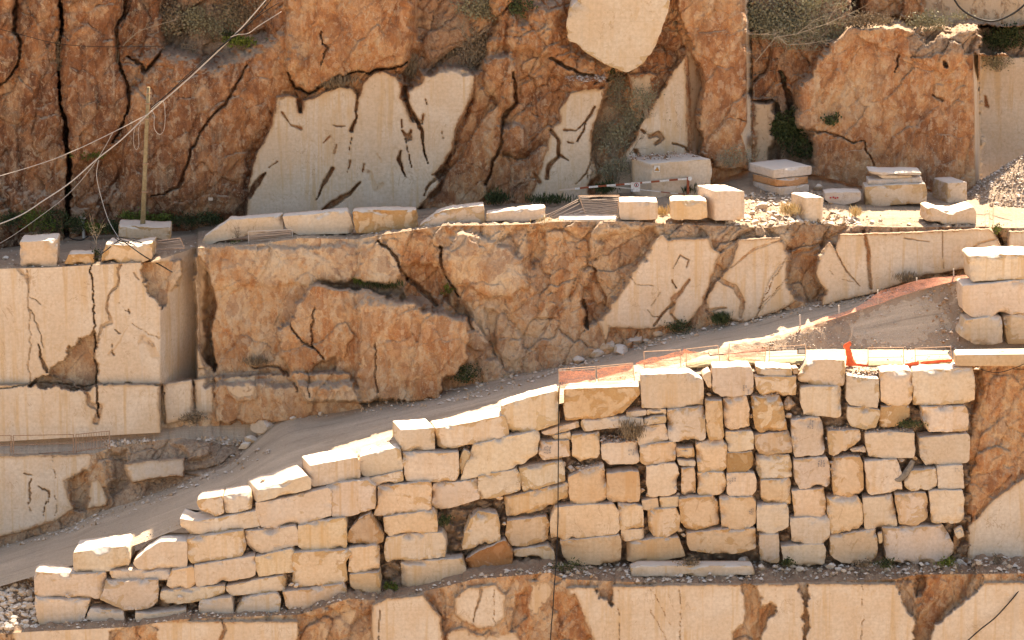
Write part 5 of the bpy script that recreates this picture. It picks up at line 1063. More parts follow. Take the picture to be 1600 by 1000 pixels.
# ---- vegetation
def plant(name, label, px, py, Y, w_, h_, n, mat, cat='bush', leaf=.07, tw='twigd', ntw=14, group=None, depth=.6, droop=0.0, clumps=9, grass=False, seed=None):
    """root at pixel (px,py) at depth Y; w_, h_ in pixels. parts: stems, foliage"""
    n = int(n * (1.2 if mat in ('leafo', 'leafb') and w_ > 50 else 1.0)); leaf *= 1.4
    s = seed if seed is not None else int(px * 3 + py); rr = np.random.default_rng(s); sc = 27.0; W_, H_ = w_ / sc, h_ / sc
    p = P(px, py, Y); t = empty(name, p); tag(t, label, cat, group)
    mb = MB(); tips = []
    for i in range(ntw):
        a_ = rr.uniform(-1, 1); e = np.array([a_ * W_ * .5 * rr.uniform(.5, 1), -rr.uniform(.0, depth) * .8, H_ * rr.uniform(.45, 1) * (1 - .4 * a_ * a_) - droop * abs(a_) * H_])
        k = rr.normal(0, .08, 3) * H_; pts = [np.array([rr.normal(0, .06) * W_, 0, 0]), e * .35 + k, e * .7 + rr.normal(0, .06, 3) * H_, e]
        mb.tube([q.tolist() for q in pts], .013 if not grass else .006, 4, .004); tips += [e, e * .7 + k * .3, e * .5]
        for j in range(0 if grass else 3):
            b0_ = e * rr.uniform(.4, .9); b1 = b0_ + np.array([rr.normal(0, .22) * W_, rr.normal(0, .1), abs(rr.normal(0, .16)) * H_]); mb.tube([b0_.tolist(), ((b0_ + b1) / 2 + rr.normal(0, .02, 3)).tolist(), b1.tolist()], .007, 3, .003); tips.append(b1)
    mb.build('stems', M[tw], t)
    if n:
        tips = np.array(tips); c0 = tips[rr.integers(0, len(tips), clumps * 2)]; cen = c0[rr.integers(0, len(c0), n)]
        pos = cen + rr.normal(0, 1, (n, 3)) * np.array([.10 * W_ + .05, .12, .09 * H_ + .04]); pos[:, 2] = np.abs(pos[:, 2])
        d = rr.normal(0, 1, (n, 3)); d[:, 2] = np.abs(d[:, 2]) + (.8 if not grass else 2.5); d /= np.linalg.norm(d, axis=1)[:, None]
        sd_ = np.cross(d, rr.normal(0, 1, (n, 3))); sd_ /= np.linalg.norm(sd_, axis=1)[:, None] + 1e-9
        L_ = leaf * rr.uniform(.5, 1.5, n)[:, None] * (1 if not grass else 3.0); wd = L_ * (.38 if not grass else .07)
        V = np.stack([pos, pos + d * L_ * .5 + sd_ * wd, pos + d * L_, pos + d * L_ * .5 - sd_ * wd], 1)
        F = np.arange(n * 4).reshape(-1, 4); mesh_np('foliage', V, F, M[mat], False, parent=t)
    return t
def Ym(px, py):
    a_, b_ = project(G_mid); i = np.argmin((a_ - px) ** 2 + (b_ - py) ** 2); return float(G_mid.reshape(-1, 3)[i][1])
U = lambda px, py, o=.15: (px, py, Yc(px, py) - o)
plant('scrub_bush', 'brown-grey scrub above the red pillar, left of the cables', *U(262, 66), 78, 62, 1500, 'leafb', leaf=.1, ntw=26)
plant('scrub_bush', 'grey-green scrub under the cable crossing at the top', *U(325, 62), 90, 70, 1700, 'leafo', leaf=.08, ntw=26, tw='twigd')
plant('scrub_bush', 'dark scrub behind the cables near the top edge', *U(372, 40), 80, 60, 1500, 'leafb', leaf=.1, ntw=22)
plant('green_tuft', 'yellow-green tuft just below the cables', *U(378, 78), 52, 24, 700, 'leafg', 'plant', .09, ntw=14)
plant('green_tuft', 'spiky green tuft left of the yellow-green one', *U(285, 48), 24, 16, 260, 'leafg', 'plant', .09, ntw=10, grass=True)
plant('green_tuft', 'dark green tuft under the orange overhang', *U(352, 66), 26, 22, 260, 'leafd', 'plant', .09, ntw=10)
plant('dry_grass', 'brown dry grass in the red hollow right of the orange block', *U(690, 95), 70, 60, 1500, 'leafb', 'grass', .12, ntw=20, grass=True)
plant('dry_grass', 'brown dry scrub behind the rounded orange rocks', *U(735, 108), 60, 70, 1100, 'leafb', 'grass', .1, ntw=24, tw='twig')
plant('scrub_bush', 'green-grey bush at the top edge right of the bare branches', *U(765, 34), 70, 46, 1200, 'leafo', leaf=.09, ntw=16)
plant('scrub_bush', 'small dark bush over the orange rocks, left of the boulder', *U(808, 30), 40, 36, 600, 'leafd', leaf=.08, ntw=12)
plant('dry_grass', 'dry grass on the ledge over the big sawn face', *U(520, 140), 80, 20, 900, 'leafb', 'grass', .08, ntw=12, grass=True)
plant('dry_grass', 'grass tuft in the notch of the big sawn face', *U(640, 128), 34, 36, 500, 'leafb', 'grass', .08, ntw=12, grass=True)
for i, (px, py, w_, h_, n, mt) in enumerate([(965, 165, 46, 58, 800, 'leafo'), (985, 215, 60, 70, 1300, 'leafo'), (955, 245, 54, 72, 1200, 'leafo'), (960, 285, 56, 52, 900, 'leafo'), (1010, 185, 44, 60, 500, 'leafo')]):
    plant('olive_bush', ['small olive bush right below the tip of the boulder', 'olive bush in the middle of the dark gully', 'leaning olive bush on the left side of the gully', 'olive bush at the lower end of the gully', 'sparse olive bush on the right side of the gully'][i], *U(px, py, .3), w_, h_, n, mt, leaf=.075, ntw=26, tw='twig')
plant('dark_bush', 'dark green bush directly under the boulder, in the shade', *U(965, 120, .2), 36, 34, 500, 'leafd', leaf=.08)
plant('dry_grass', 'dry tuft on top between boulder and pillar', *U(1062, 55, .2), 30, 40, 500, 'leafb', 'grass', .1, grass=True)
plant('olive_bush', 'large grey olive crown hanging over the cleft, left part', *U(1205, 62, .3), 95, 80, 3200, 'leafo', leaf=.1, ntw=34, droop=.2)
plant('olive_bush', 'large grey olive crown hanging over the cleft, right part', *U(1262, 78, .3), 100, 90, 2600, 'leafo', leaf=.1, ntw=40, tw='twig', droop=.2)
plant('olive_bush', 'trailing olive foliage in front of the dark crack', *U(1228, 135, .4), 60, 66, 1100, 'leafo', leaf=.08, ntw=22, tw='twigd')
plant('dark_bush', 'dark leafy bush between the slab stack and the orange cliff', *U(1232, 246, .4), 66, 74, 3000, 'leafd', leaf=.1, ntw=22)
plant('dark_bush', 'narrow dark bush on the right of the leafy one', *U(1258, 250, .3), 30, 34, 700, 'leafd', leaf=.09)
plant('dark_bush', 'little dark fig shrub clinging to the orange cliff', *U(1297, 196, .1), 20, 18, 260, 'leafd', leaf=.1, ntw=6)
plant('olive_bush', 'thin twiggy bush at the foot of the tall pillar', *U(1142, 262, .4), 64, 34, 320, 'leafo', leaf=.07, ntw=16, tw='twig')
plant('dry_scrub', 'brown scrub along the top of the orange cliff', *U(1355, 44, .2), 80, 30, 1100, 'leafb', leaf=.08, ntw=18)
plant('dry_scrub', 'grey scrub at the top edge above the orange cliff', *U(1450, 48, .2), 90, 36, 1300, 'leafo', leaf=.08, ntw=18)
plant('dark_bush', 'dark green bush on the ledge in the upper right corner', *U(1568, 80, .3), 90, 42, 2200, 'leafd', leaf=.09, ntw=20)
plant('olive_bush', 'sparse greyish bush hanging below the ledge, far upper right', *U(1560, 112, .3), 56, 34, 500, 'leafo', leaf=.07, ntw=18, tw='twig')
GW2 = 'green weeds along the foot of the red cliff'
for px, py, w_, h_, mt in [(20, 362, 50, 34, 'leafd'), (62, 366, 56, 38, 'leafg'), (92, 364, 50, 34, 'leafd'), (120, 366, 40, 26, 'leafd'), (150, 368, 46, 24, 'leafg'), (178, 366, 30, 26, 'leafd'), (208, 352, 36, 30, 'leafg'), (250, 356, 50, 24, 'leafg'), (292, 356, 60, 24, 'leafd'), (330, 354, 50, 20, 'leafd')]:
    plant('green_weeds', 'low green weeds at the foot of the red cliff, upper left', px, py, TY(px, py - 4) , w_, h_, 900, mt, 'weeds', .07, group=GW2, ntw=12)
plant('green_tuft', 'bright green plant growing in the long vertical crack', *U(106, 304, .1), 26, 24, 500, 'leafg', 'plant', .08); plant('green_tuft', 'green plant on the red pillar right of the vertical crack', *U(136, 250, .1), 36, 18, 500, 'leafg', 'plant', .08)
plant('dark_bush', 'dark plant in the upper part of the long crack', *U(92, 110, .1), 22, 60, 500, 'leafb', leaf=.07)
for px, py, w_, h_, lb in [(775, 322, 50, 26, 'dark grass left of the sawn face with the wire panel'), (850, 320, 90, 14, 'dark grass strip behind the wire panel'), (945, 303, 36, 18, 'dark grass under the barrier boom'), (1078, 304, 40, 14, 'grass round the foot of the red barrier post')]:
    plant('grass_tuft', lb, px, py, TY(px, py), w_, h_, 700, 'leafd', 'grass', .07, grass=True)
MM = lambda px, py, o=.15: (px, py, Ym(px, py) - o)
plant('grass_tuft', 'green tuft on the ledge above the big red boulder, left', *MM(565, 446), 20, 14, 240, 'leafg', 'grass', .07, grass=True); plant('grass_tuft', 'dark grass along the ledge above the big red boulder', *MM(600, 452), 60, 14, 600, 'leafd', 'grass', .06, grass=True)
plant('green_tuft', 'small green fern in the red hollow of the middle cliff', *MM(702, 460), 14, 16, 200, 'leafg', 'plant', .07)
plant('grass_tuft', 'green bush at the foot of the big red boulder by the road', *MM(722, 598, .5), 60, 30, 900, 'leafd', 'grass', .07, tw='twig')
plant('grass_tuft', 'dry green bush below the first sawn face by the road', 1062, 521, MM(1062, 515, .4)[2], 36, 24, 700, 'leafd', 'grass', .06); plant('grass_tuft', 'green tuft between the two sawn faces by the road', 1128, 508, MM(1128, 502, .4)[2], 40, 20, 700, 'leafd', 'grass', .06, grass=True); plant('grass_tuft', 'low scrub along the foot of the long sawn face', 1420, 442, MM(1420, 436, .3)[2], 50, 12, 500, 'leafb', 'grass', .05, grass=True)
plant('green_tuft', 'green sprig in the notch at the right end of the terrace edge', *MM(1556, 366, .1), 16, 16, 200, 'leafg', 'plant', .06)
plant('grass_tuft', 'dark scrub in the corner below the pale bench, left', 305, 662, MM(305, 655, .8)[2], 44, 18, 700, 'leafb', 'scrub', .06); plant('dry_grass', 'dry scrub on the bench under the pink rock face', *MM(405, 572, .3), 50, 12, 400, 'leafb', 'grass', .06, grass=True)
plant('dry_grass', 'dry grass with rubble on the pale stencilled block', 985, 690, 2.85, 44, 24, 420, 'leafb', 'grass', .08, tw='twigd', grass=True)
for px, py, Y_, w_, h_, lb, mt in [(886, 894, 1.0, 44, 16, 'dark green weeds where the black rope meets the ledge', 'leafd'), (1385, 886, 1.4, 22, 16, 'small bush at the foot of the very wide bottom block', 'leafd'), (1478, 886, 1.6, 26, 16, 'small bush on the ledge near the right end of the wall', 'leafg'), (1420, 668, 2.9, 34, 12, 'dark scrub in the gap left of the rubble-ledged block', 'leafd'), (1232, 884, 1.5, 14, 10, 'tiny green weed under the rounded bottom block', 'leafd'), (1078, 884, 1.3, 34, 12, 'dry dark weeds under the broadest bottom block', 'leafb'), (695, 822, 2.4, 20, 16, 'green weed left of the rust-flanked boulder', 'leafd'), (612, 922, 1.6, 16, 14, 'green weed in the hollow left of the broad bottom block', 'leafg'), (1352, 886, 1.5, 20, 10, 'thin weeds between two wide bottom blocks', 'leafb'), (1554, 886, 1.8, 10, 18, 'single dry weed below the orange rock flank', 'leafb')]:
    plant('weeds', lb, px, py, Y_, w_, h_, 420, mt, 'weeds', .06, ntw=10)
plant('dry_grass', 'golden dry grass beside the narrow upright block', 1228, 338, TY(1228, 338), 34, 16, 500, 'straw', 'grass', .08, tw='straw', grass=True); plant('dry_grass', 'golden dry tuft on the sunlit terrace edge', 1336, 340, TY(1336, 340), 18, 14, 260, 'straw', 'grass', .07, tw='straw', grass=True); plant('dry_grass', 'golden dry grass between the two low white-topped blocks', 1035, 338, TY(1035, 338), 26, 12, 260, 'straw', 'grass', .07, tw='straw', grass=True)
plant('dry_grass', 'bleached twigs at the right end of the slab row', 848, 350, TY(848, 348), 40, 10, 60, 'straw', 'grass', .06, tw='twig', grass=True)
plant('green_tuft', 'yellowish weed in front of the sloping-nosed slab', 366, 388, lipY(366) + .8, 20, 14, 60, 'leafg', 'plant', .05, tw='twig')
plant('dry_scrub', 'twiggy weed before the sloping-nosed slab', 372, 372, lipY(366) + 1.1, 22, 22, 10, 'leafb', 'plant', .05, tw='twigd', ntw=8)
plant('dark_bush', 'dark sprig between the low slab and the cable-crossed block', 152, 408, lipY(152) + .9, 14, 18, 200, 'leafd', 'plant', .06)
def bare(name, label, base, Y, branches, r=.03, mat='twig', sub=26, seed=1, cat='dead shrub'):
    t = empty(name, P(*base, Y)); tag(t, label, cat); o0 = np.array(P(*base, Y)); rr = np.random.default_rng(seed); mb = MB(); allp = []
    for b in branches:
        pl_ = line(b); pts = [np.array(P(x, y, Y - .15 * i)) - o0 for i, (x, y) in enumerate(pl_)]; mb.tube([p.tolist() for p in pts], r, 5, r * .35)
        for a_, c_ in zip(pts[:-1], pts[1:]): allp += [(a_ * (1 - u) + c_ * u, c_ - a_) for u in rr.random(6)]
    mb.build('branches', M[mat], t); mb = MB()
    for i in range(sub):
        p, d = allp[rr.integers(0, len(allp))]; d = d / (np.linalg.norm(d) + 1e-6); e = p + (d + rr.normal(0, .7, 3)) * rr.uniform(.2, .75); m_ = (p + e) / 2 + rr.normal(0, .05, 3)
        mb.tube([p.tolist(), m_.tolist(), e.tolist()], .009, 3, .004)
        for j in range(2): e2 = m_ + (e - m_) * .4 + rr.normal(0, .16, 3); mb.tube([m_.tolist(), e2.tolist()], .006, 3, .003)
    tag(mb.build('twigs', M[mat], t), kind='stuff')
bare('dead_shrub', 'bleached forked shrub on the red pillar, upper left', (184, 98), Yc(184, 98) - .4, ['184,98 180,80 165,60 150,47', '184,98 186,78 205,58 218,48 250,38 278,30', '184,80 176,70 172,60', '186,85 196,66 212,54'], .03, 'twig', 60, 3)
bare('dead_shrub', 'bare pale branches arching beside the rounded orange rocks', (738, 70), Yc(738, 80) - .6, ['738,70 722,45 735,18 760,5', '738,70 720,50 690,38', '740,66 752,52 765,45', '722,46 728,25'], .025, 'twig', 70, 5)
bare('dead_shrub', 'long leafless branches crossing the top of the cleft', (1180, 97), Yc(1210, 97) - .9, ['1180,97 1212,58 1245,53 1290,38 1310,5', '1165,53 1212,54', '1214,56 1230,70 1262,68 1300,62', '1290,38 1330,20', '1245,53 1275,30'], .03, 'twig', 110, 7)
bare('dead_shrub', 'bare twigs tangled among the olive bushes in the gully', (925, 240), Yc(935, 235) - .5, ['925,240 930,200 955,165 985,150', '925,240 940,190 975,165', '930,260 935,215 960,185', '960,290 985,240 1010,200'], .018, 'twigd', 110, 9)
bare('dead_sapling', 'leafless sapling between the low slab and the cable-crossed block', (150, 395), lipY(150) + 1.2, ['150,395 151,372 145,355', '151,372 158,360', '150,380 143,362'], .018, 'twig', 12, 4)

# ---- wooden pole and cables
Yp = o_pb.location.y + .9
t = empty('utility_pole', P(224, 352, Yp)); tag(t, 'tall slim wooden pole standing in the flat block, carrying cables', 'utility pole'); o0 = P(224, 352, Yp)
def sub(mb, name, mat, par, o0_): o = mb.build(name, mat); o.parent = par; o.location = -Vector(o0_); return o
mb = MB(); mb.tube([P(223, 353, Yp), P(226, 280, Yp), P(229, 200, Yp), P(232, 136, Yp)], .155, 10, .10); sub(mb, 'pole', M['wood'], t, o0).data.polygons.foreach_set('use_smooth', [True] * 0 or [True] * len(bpy.data.objects['pole'].data.polygons))
for py in (146, 162, 186, 256, 300):
    mb = MB(); c_ = P(224 + (352 - py) * .037, py, Yp - .14); mb.box(c_, (.34, .07, .06)); sub(mb, 'bracket', M['rust'], t, o0)
def cable(name, label, pts, r=.03, mat='cable', n=8, sag=True, cat='cable', group=None):
    if mat == 'cable': r *= .62
    P3 = [np.array(P(*p)) for p in pts]; out = []
    m = len(P3)
    for i in range(m - 1):
        p0, p1, p2, p3 = P3[max(i - 1, 0)], P3[i], P3[i + 1], P3[min(i + 2, m - 1)]
        for u in np.linspace(0, 1, 8, endpoint=False):
            out.append(.5 * ((2 * p1) + (-p0 + p2) * u + (2 * p0 - 5 * p1 + 4 * p2 - p3) * u * u + (-p0 + 3 * p1 - 3 * p2 + p3) * u ** 3))
    out.append(P3[-1]); mb = MB(); mb.tube([o.tolist() for o in out], r, n); o = mb.build(name, M[mat], None, True, origin=out[0].tolist()); return tag(o, label, cat, group)
cable('cable_bundle', 'thick pale cable bundle sagging from the top edge past the pole to the left', [(440, -30, 18), (400, 18, 18), (366, 55, 18), (300, 118, 17.8), (234, 176, 17.4), (190, 218, 17), (150, 250, 16.6), (110, 285, 16), (70, 312, 15.4), (20, 342, 14.6), (-80, 376, 13)], .055)
cable('power_cable', 'dark cable running up beside the pale bundle from the pole', [(430, -8, 18.1), (395, 32, 18), (340, 78, 17.9), (280, 132, 17.8), (236, 168, 17.4)], .028, 'black')
cable('power_cable', 'second dark cable fanning out above the pale bundle', [(436, 4, 18.4), (400, 28, 18.2), (345, 72, 17.8), (290, 120, 17.5), (236, 172, 17.3)], .022, 'black')
cable('power_cable', 'thin pale cable looping off the bundle near the top', [(440, 18, 18), (405, 40, 17.9), (388, 52, 17.8), (372, 54, 17.8), (360, 58, 17.9)], .028)
cable('power_cable', 'pale wire straight from the pole to the left edge, above the bundle', [(232, 178, 17.3), (180, 205, 16.6), (110, 238, 15.8), (50, 260, 15), (-80, 298, 14)], .032)
cable('power_cable', 'thin wire dropping steeply from the bundle to the left edge', [(176, 208, 17), (150, 252, 16.4), (110, 300, 15.8), (60, 340, 15), (0, 380, 14.2), (-60, 405, 13.8)], .022)
cable('hanging_cable', 'pale cable hanging down to the cable-crossed block', [(154, 250, 16.8), (151, 275, 16.6), (158, 308, 16.4), (170, 345, 15.9), (187, 374, 15.2)], .03)
cable('cable_loop', 'loop of cable dangling right of the pole', [(236, 172, 17.2), (241, 180, 17.1), (241, 200, 17.1), (249, 210, 17.1), (256, 203, 17.1), (258, 180, 17.1), (254, 158, 17.2), (236, 170, 17.2)], .022)
cable('cable_loop', 'small loop of cable dangling left of the pole', [(218, 192, 17.2), (210, 202, 17.1), (209, 225, 17.1), (213, 234, 17.1), (217, 226, 17.1), (216, 204, 17.1), (220, 192, 17.2)], .018)
cable('black_cable', 'short black cable over the left side of the rough-topped block', [(188, 374, lipY(190) + .7), (175, 384, lipY(190) + .3), (158, 397, lipY(190) - .1), (146, 404, lipY(150) + .1)], .032, 'black')
cable('black_cable', 'long black cable slanting down over the rough-topped block', [(186, 372, lipY(190) + .9), (200, 382, lipY(190) + .1), (225, 400, lipY(200) - .2), (250, 414, lipY(230) - .4), (269, 425, lipY(250) - .6)], .036, 'black')
for (a_, lb) in [([(192, 372, 1.1), (205, 374, .8), (222, 379, .7), (236, 384, .8)], 'loose black cable on the rough block top, farther back'), ([(188, 374, .9), (204, 380, .5), (218, 386, .4), (232, 381, .7)], 'loose black cable on the rough block top, nearer the front'), ([(180, 372, 1.1), (192, 378, .6), (212, 376, .9), (226, 382, .6)], 'twisted black cable across the rough block top')]:
    cable('black_cable', lb, [(x, y, lipY(200) + d) for x, y, d in a_], .03, 'black')
cable('black_cable', 'black cable lying on the shaded upper road by the short mast', [(106, 370, 21), (115, 374, 20.8), (128, 375, 20.6), (138, 369, 21)], .04, 'black')
cable('black_cable', 'dark cable strung across the red pillars near the top left', [(-30, 38, 22), (25, 52, 22.2), (90, 68, 22.2), (160, 73, 22.3), (255, 72, 22.6)], .018, 'black')
cable('black_hose', 'thick black hose hanging in a curve in the upper right corner', [(1484, -14, 24), (1500, 12, 24), (1525, 28, 24), (1552, 33, 24), (1578, 24, 24), (1600, 8, 24), (1625, -20, 24)], .06, 'black')
yr = lambda py: float(Ywall(873)) + max(0, (895 - py)) / 28 * .13 - .34
cable('black_rope', 'thin black rope hanging straight down over the whole wall', [(876, 598, 4.6), (874, 606, yr(606) - .05)] + [(873 - .001 * (py - 606) * 6, py, yr(py)) for py in range(640, 850, 35)] + [(869, 880, .6), (866, 915, -.6), (864, 950, -.75), (861, 985, -.8), (857, 1050, -.8)], .03, 'black')
cable('black_cable', 'black cable slanting across the pale cliff in the lower right corner', [(1640, 880, .3), (1602, 912, -.2), (1580, 938, -.5), (1555, 965, -.7), (1530, 985, -.8), (1500, 1012, -.8)], .036, 'black')
cable('wire', 'thin wire sagging under the long beam', [(1515, 566, 3.4), (1535, 578, 3.2), (1560, 582, 3.1), (1585, 575, 3.1), (1606, 566, 3.1)], .02, 'black')
# mast by the weeds
Yk = TY(131, 371); o0 = P(131, 371, Yk); t = empty('short_mast', o0); tag(t, 'short grey post with a small metal head by the green weeds', 'post')
mb = MB(); mb.tube([P(131, 372, Yk), P(129.5, 343, Yk)], .09, 8); sub(mb, 'post', M['cable'], t, o0); mb = MB(); mb.box(P(129, 341, Yk), (.36, .12, .05)); mb.box(P(126.5, 339, Yk), (.12, .12, .1)); sub(mb, 'mast_head', M['steel'], t, o0)
# old pallet and a plate on the red rock
Yq_ = Yc(293, 76) - .5; mb = MB(); rot = Matrix.Rotation(.15, 3, 'Y')
for i in range(6): mb.box(P(284 + i * 4.4, 76, Yq_), (.05, .05, .62), rot)
for i in range(3): mb.box(P(294.5, 70 + i * 6, Yq_ - .06), (.95, .04, .05), rot)
tag(mb.build('wooden_pallet', M['twigd'], None, origin=P(294, 76, Yq_)), 'small dark slatted pallet under the scrub, upper left', 'pallet')
Yq_ = Yc(329, 311) - .25; mb = MB(); mb.box(P(329, 311, Yq_), (.26, .03, .18)); tag(mb.build('metal_plate', M['steel'], None, origin=P(329, 311, Yq_)), 'tiny grey plate fixed low on the red rock', 'plate')

# ---- barrier with its signs
Yb_ = bigb.location.y - .35; o0 = P(1075, 303, Yb_); t = empty('boom_barrier', o0); tag(t, 'red and white barrier boom on a red post before the large block', 'barrier')
q = Z('t3', '80,440 220,428 262,424 343,414 425,407 502,400 584,394 662,387 742,382 820,374 898,367 975,360 1060,352 1138,345 1225,340'); cols = ['steel', 'white', 'red', 'white', 'red', 'white', 'red', 'white', 'red', 'white', 'red', 'white', 'red', 'white']
for i in range(len(q) - 1):
    mb = MB(); a_, b_ = P(*q[i], Yb_), P(*q[i + 1], Yb_); d = b_ - a_; mb.box((a_ + b_) / 2, (d.length * .999, .07, .10 if i else .07), d.to_track_quat('X', 'Z').to_matrix()); sub(mb, 'boom_segment' if i else 'boom_tip', M[cols[i]], t, o0)
q = Z('t3', '500,402 585,412 720,427 825,438 900,446 985,456 1070,466 1140,472 1200,477')
for i in range(len(q) - 1):
    mb = MB(); a_, b_ = P(*q[i], Yb_ + .1), P(*q[i + 1], Yb_ + .1); d = b_ - a_; mb.box((a_ + b_) / 2, (d.length * .999, .04, .045), d.to_track_quat('X', 'Z').to_matrix()); sub(mb, 'stay_rod', M['white' if i % 2 == 0 else ('red' if i > 3 else 'white')], t, o0)
mb = MB(); c_ = (P(1075, 277, Yb_ + .02) + P(1075, 303, Yb_ + .02)) / 2; mb.box(c_, (.15, .15, (P(1075, 277, Yb_) - P(1075, 303, Yb_)).length)); sub(mb, 'post', M['red'], t, o0)
mb = MB(); mb.tube([P(1078, 279, Yb_ - .12), P(1078, 279, Yb_ + .12)], .13, 10); sub(mb, 'pivot', M['white'], t, o0)
o0 = P(993, 292, Yb_ - .12); t = empty('notice_board', o0); tag(t, 'small white notice with a red ring hung on the barrier boom', 'sign')
mb = MB(); mb.box(P(993, 292.2, Yb_ - .1), (.53, .025, .55)); sub(mb, 'panel', M['white'], t, o0)
def ring3(c, r0, r1, n=20, y=0.0):
    mb_ = MB(); v = []; 
    for i in range(n): a2 = 2 * math.pi * i / n; v += [c + Vector((r0 * math.cos(a2), y, r0 * math.sin(a2))), c + Vector((r1 * math.cos(a2), y, r1 * math.sin(a2)))]
    mb_.add(v, [(2 * i, 2 * i + 1, (2 * i + 3) % (2 * n), (2 * i + 2) % (2 * n)) for i in range(n)]); return mb_
c_ = P(994.5, 289, Yb_ - .12); sub(ring3(c_, .095, .13), 'red_ring', M['redink'], t, o0); mb = MB(); mb.box(c_, (.06, .006, .13)); sub(mb, 'pictogram', M['black'], t, o0)
mb = MB(); 
for i in range(3): mb.box(P(987 + 0 * i, 296 + i * 1.6, Yb_ - .118), (.16, .006, .02))
sub(mb, 'text_lines', M['ink'], t, o0)
Yw = bigb.location.y - .14; o0 = P(1026.7, 264, Yw); t = empty('warning_sign', o0); tag(t, 'square white plate with an orange warning triangle on the large block', 'sign')
mb = MB(); mb.box(P(1026.7, 263.8, Yw), (.33, .03, .36)); sub(mb, 'plate', M['white'], t, o0)
def tri(c, s, y): mb_ = MB(); mb_.add([c + Vector((-s, y, -s * .75)), c + Vector((s, y, -s * .75)), c + Vector((0, y, s))], [(0, 1, 2)]); return mb_
c_ = P(1026.7, 264.0, Yw); sub(tri(c_, .145, -.02), 'triangle_border', M['black'], t, o0); sub(tri(c_ - Vector((0, 0, .003)), .115, -.024), 'triangle', M['yellow'], t, o0)
mb = MB(); mb.box(c_ + Vector((0, -.028, .005)), (.022, .004, .07)); mb.box(c_ + Vector((0, -.028, -.05)), (.06, .004, .03)); sub(mb, 'pictogram', M['black'], t, o0)

# ---- wire panels, nets and beams
def bars(mb, r, s, Y, rad=.02, dY=0.0):
    q = Z(r, s); mb.tube([P(x, y, Y + dY * i) for i, (x, y) in enumerate(q)], rad, 5)
def sheet(name, r, s, Y, mat, label=None, cat='safety net', parent=None, o0=None, sagn=.12, n=14, group=None, yb=None):
    """four-cornered loose net: corners tl tr br bl in zoom pixels; Y may be 4 depths"""
    q = Z(r, s); Yq = Y if hasattr(Y, '__len__') else [Y] * 4; c = [np.array(P(q[i][0], q[i][1], Yq[i])) for i in range(4)]
    u = np.linspace(0, 1, n * 2); v = np.linspace(0, 1, n); U_, V_ = np.meshgrid(u, v); G = (c[0] * (1 - U_[..., None]) + c[1] * U_[..., None]) * (1 - V_[..., None]) + (c[3] * (1 - U_[..., None]) + c[2] * U_[..., None]) * V_[..., None]
    b = np.sin(U_ * math.pi) * .5 + .5; sd_ = int(q[0][0])
    G[..., 1] += sagn * (fbm(U_ * 5, V_ * 3, sd_, 4) - .5) * 2; G[..., 2] += sagn * .8 * (fbm(U_ * 6, V_ * 2, sd_ + 5, 3) - .5)
    o = grid_obj(name, G - (np.array(o0) if o0 is not None else 0), M[mat])
    if parent: o.parent = parent
    else: tag(o, label, cat, group)
    return o
FR = 'wire frames along the top of the wall'
def frame(label, r, s, Y, rails=(), cat='wire fence', net=None, nety=(0, 1), rad=.022, mat='framew', wires=0, group=FR, board=None):
    q = Z(r, s); o0 = P(*q[3], Y); t = empty('wire_fence', o0); tag(t, label, cat, group)
    pts = [P(x, y, Y) for x, y in q]
    for a_, b_ in ((0, 1), (1, 2), (2, 3), (3, 0)): mb = MB(); mb.tube([pts[a_], pts[b_]], rad, 5); sub(mb, 'rail', M[mat], t, o0)
    for v in rails: mb = MB(); mb.tube([pts[0].lerp(pts[3], v), pts[1].lerp(pts[2], v)], rad * .8, 5); sub(mb, 'cross_bar', M[mat], t, o0)
    if wires:
        mb = MB(); rr_ = random.Random(int(q[0][0]))
        for i in range(wires):
            v = (i + .5) / wires; a_, b_ = pts[0].lerp(pts[3], v), pts[1].lerp(pts[2], min(1, max(0, v + rr_.uniform(-.03, .03)))); m_ = (a_ + b_) / 2 + Vector((0, rr_.uniform(-.1, .1), rr_.uniform(-.05, .05))); mb.tube([a_, m_, b_], .012, 4)
        sub(mb, 'wire_mesh', M['steel'], t, o0)
    if net: 
        sheet('net', r, net, Y + .04, 'net', parent=t, o0=o0)
    return t
frame('left one of two frames with red net right of the black rope', 't4', '75,325 400,300 402,482 78,492', 4.25, (.1,), net='80,345 398,335 402,478 80,485')
frame('right one of two frames with red net right of the black rope', 't4', '415,300 735,270 755,462 430,478', 4.3, (.08,), net='420,320 740,272 750,400 430,475')
frame('frame holding the crumpled orange net over the largest top block', 't4', '835,168 1160,150 1165,330 840,345', 4.9, (.5,))
sheet('orange_net', 't4', '760,262 1200,148 1190,262 880,330', 4.95, 'net', 'crumpled orange net over the largest top block', sagn=.2, group='orange nets on the wall')
sheet('orange_net', 't4', '1190,145 1420,186 1300,220 1195,262', 5.1, 'net', 'pointed tail of the crumpled orange net, right', sagn=.15, group='orange nets on the wall')
frame('empty wire frame right of the crumpled net', 't4', '1212,145 1495,112 1512,262 1212,300', 4.9, ())
sheet('orange_net', 't4', '1210,245 1590,190 1590,250 1215,305', [5.4, 5.6, 4.8, 4.8], 'net', 'flat orange net behind the dark timber', sagn=.08, group='orange nets on the wall')
frame('wire frame with sloping orange net before the dirt mound', 't5', '112,212 440,240 428,382 105,362', 4.8, (.6,))
sheet('orange_net', 't5', '20,315 440,245 428,392 25,402', [5.2, 5.2, 4.7, 4.7], 'net', 'orange net spread behind the stencilled top-row block', sagn=.1, group='orange nets on the wall')
frame('wire frame left of the highest block, with the floodlight on it', 't5', '470,242 792,222 792,378 468,384', 4.8, (.6,))
frame('wire frame right of the orange flag', 't6', '100,268 440,262 442,432 103,436', 4.8, (.55,)); frame('last wire frame before the pale beam', 't6', '553,272 893,254 910,400 556,410', 4.8, (.5,))
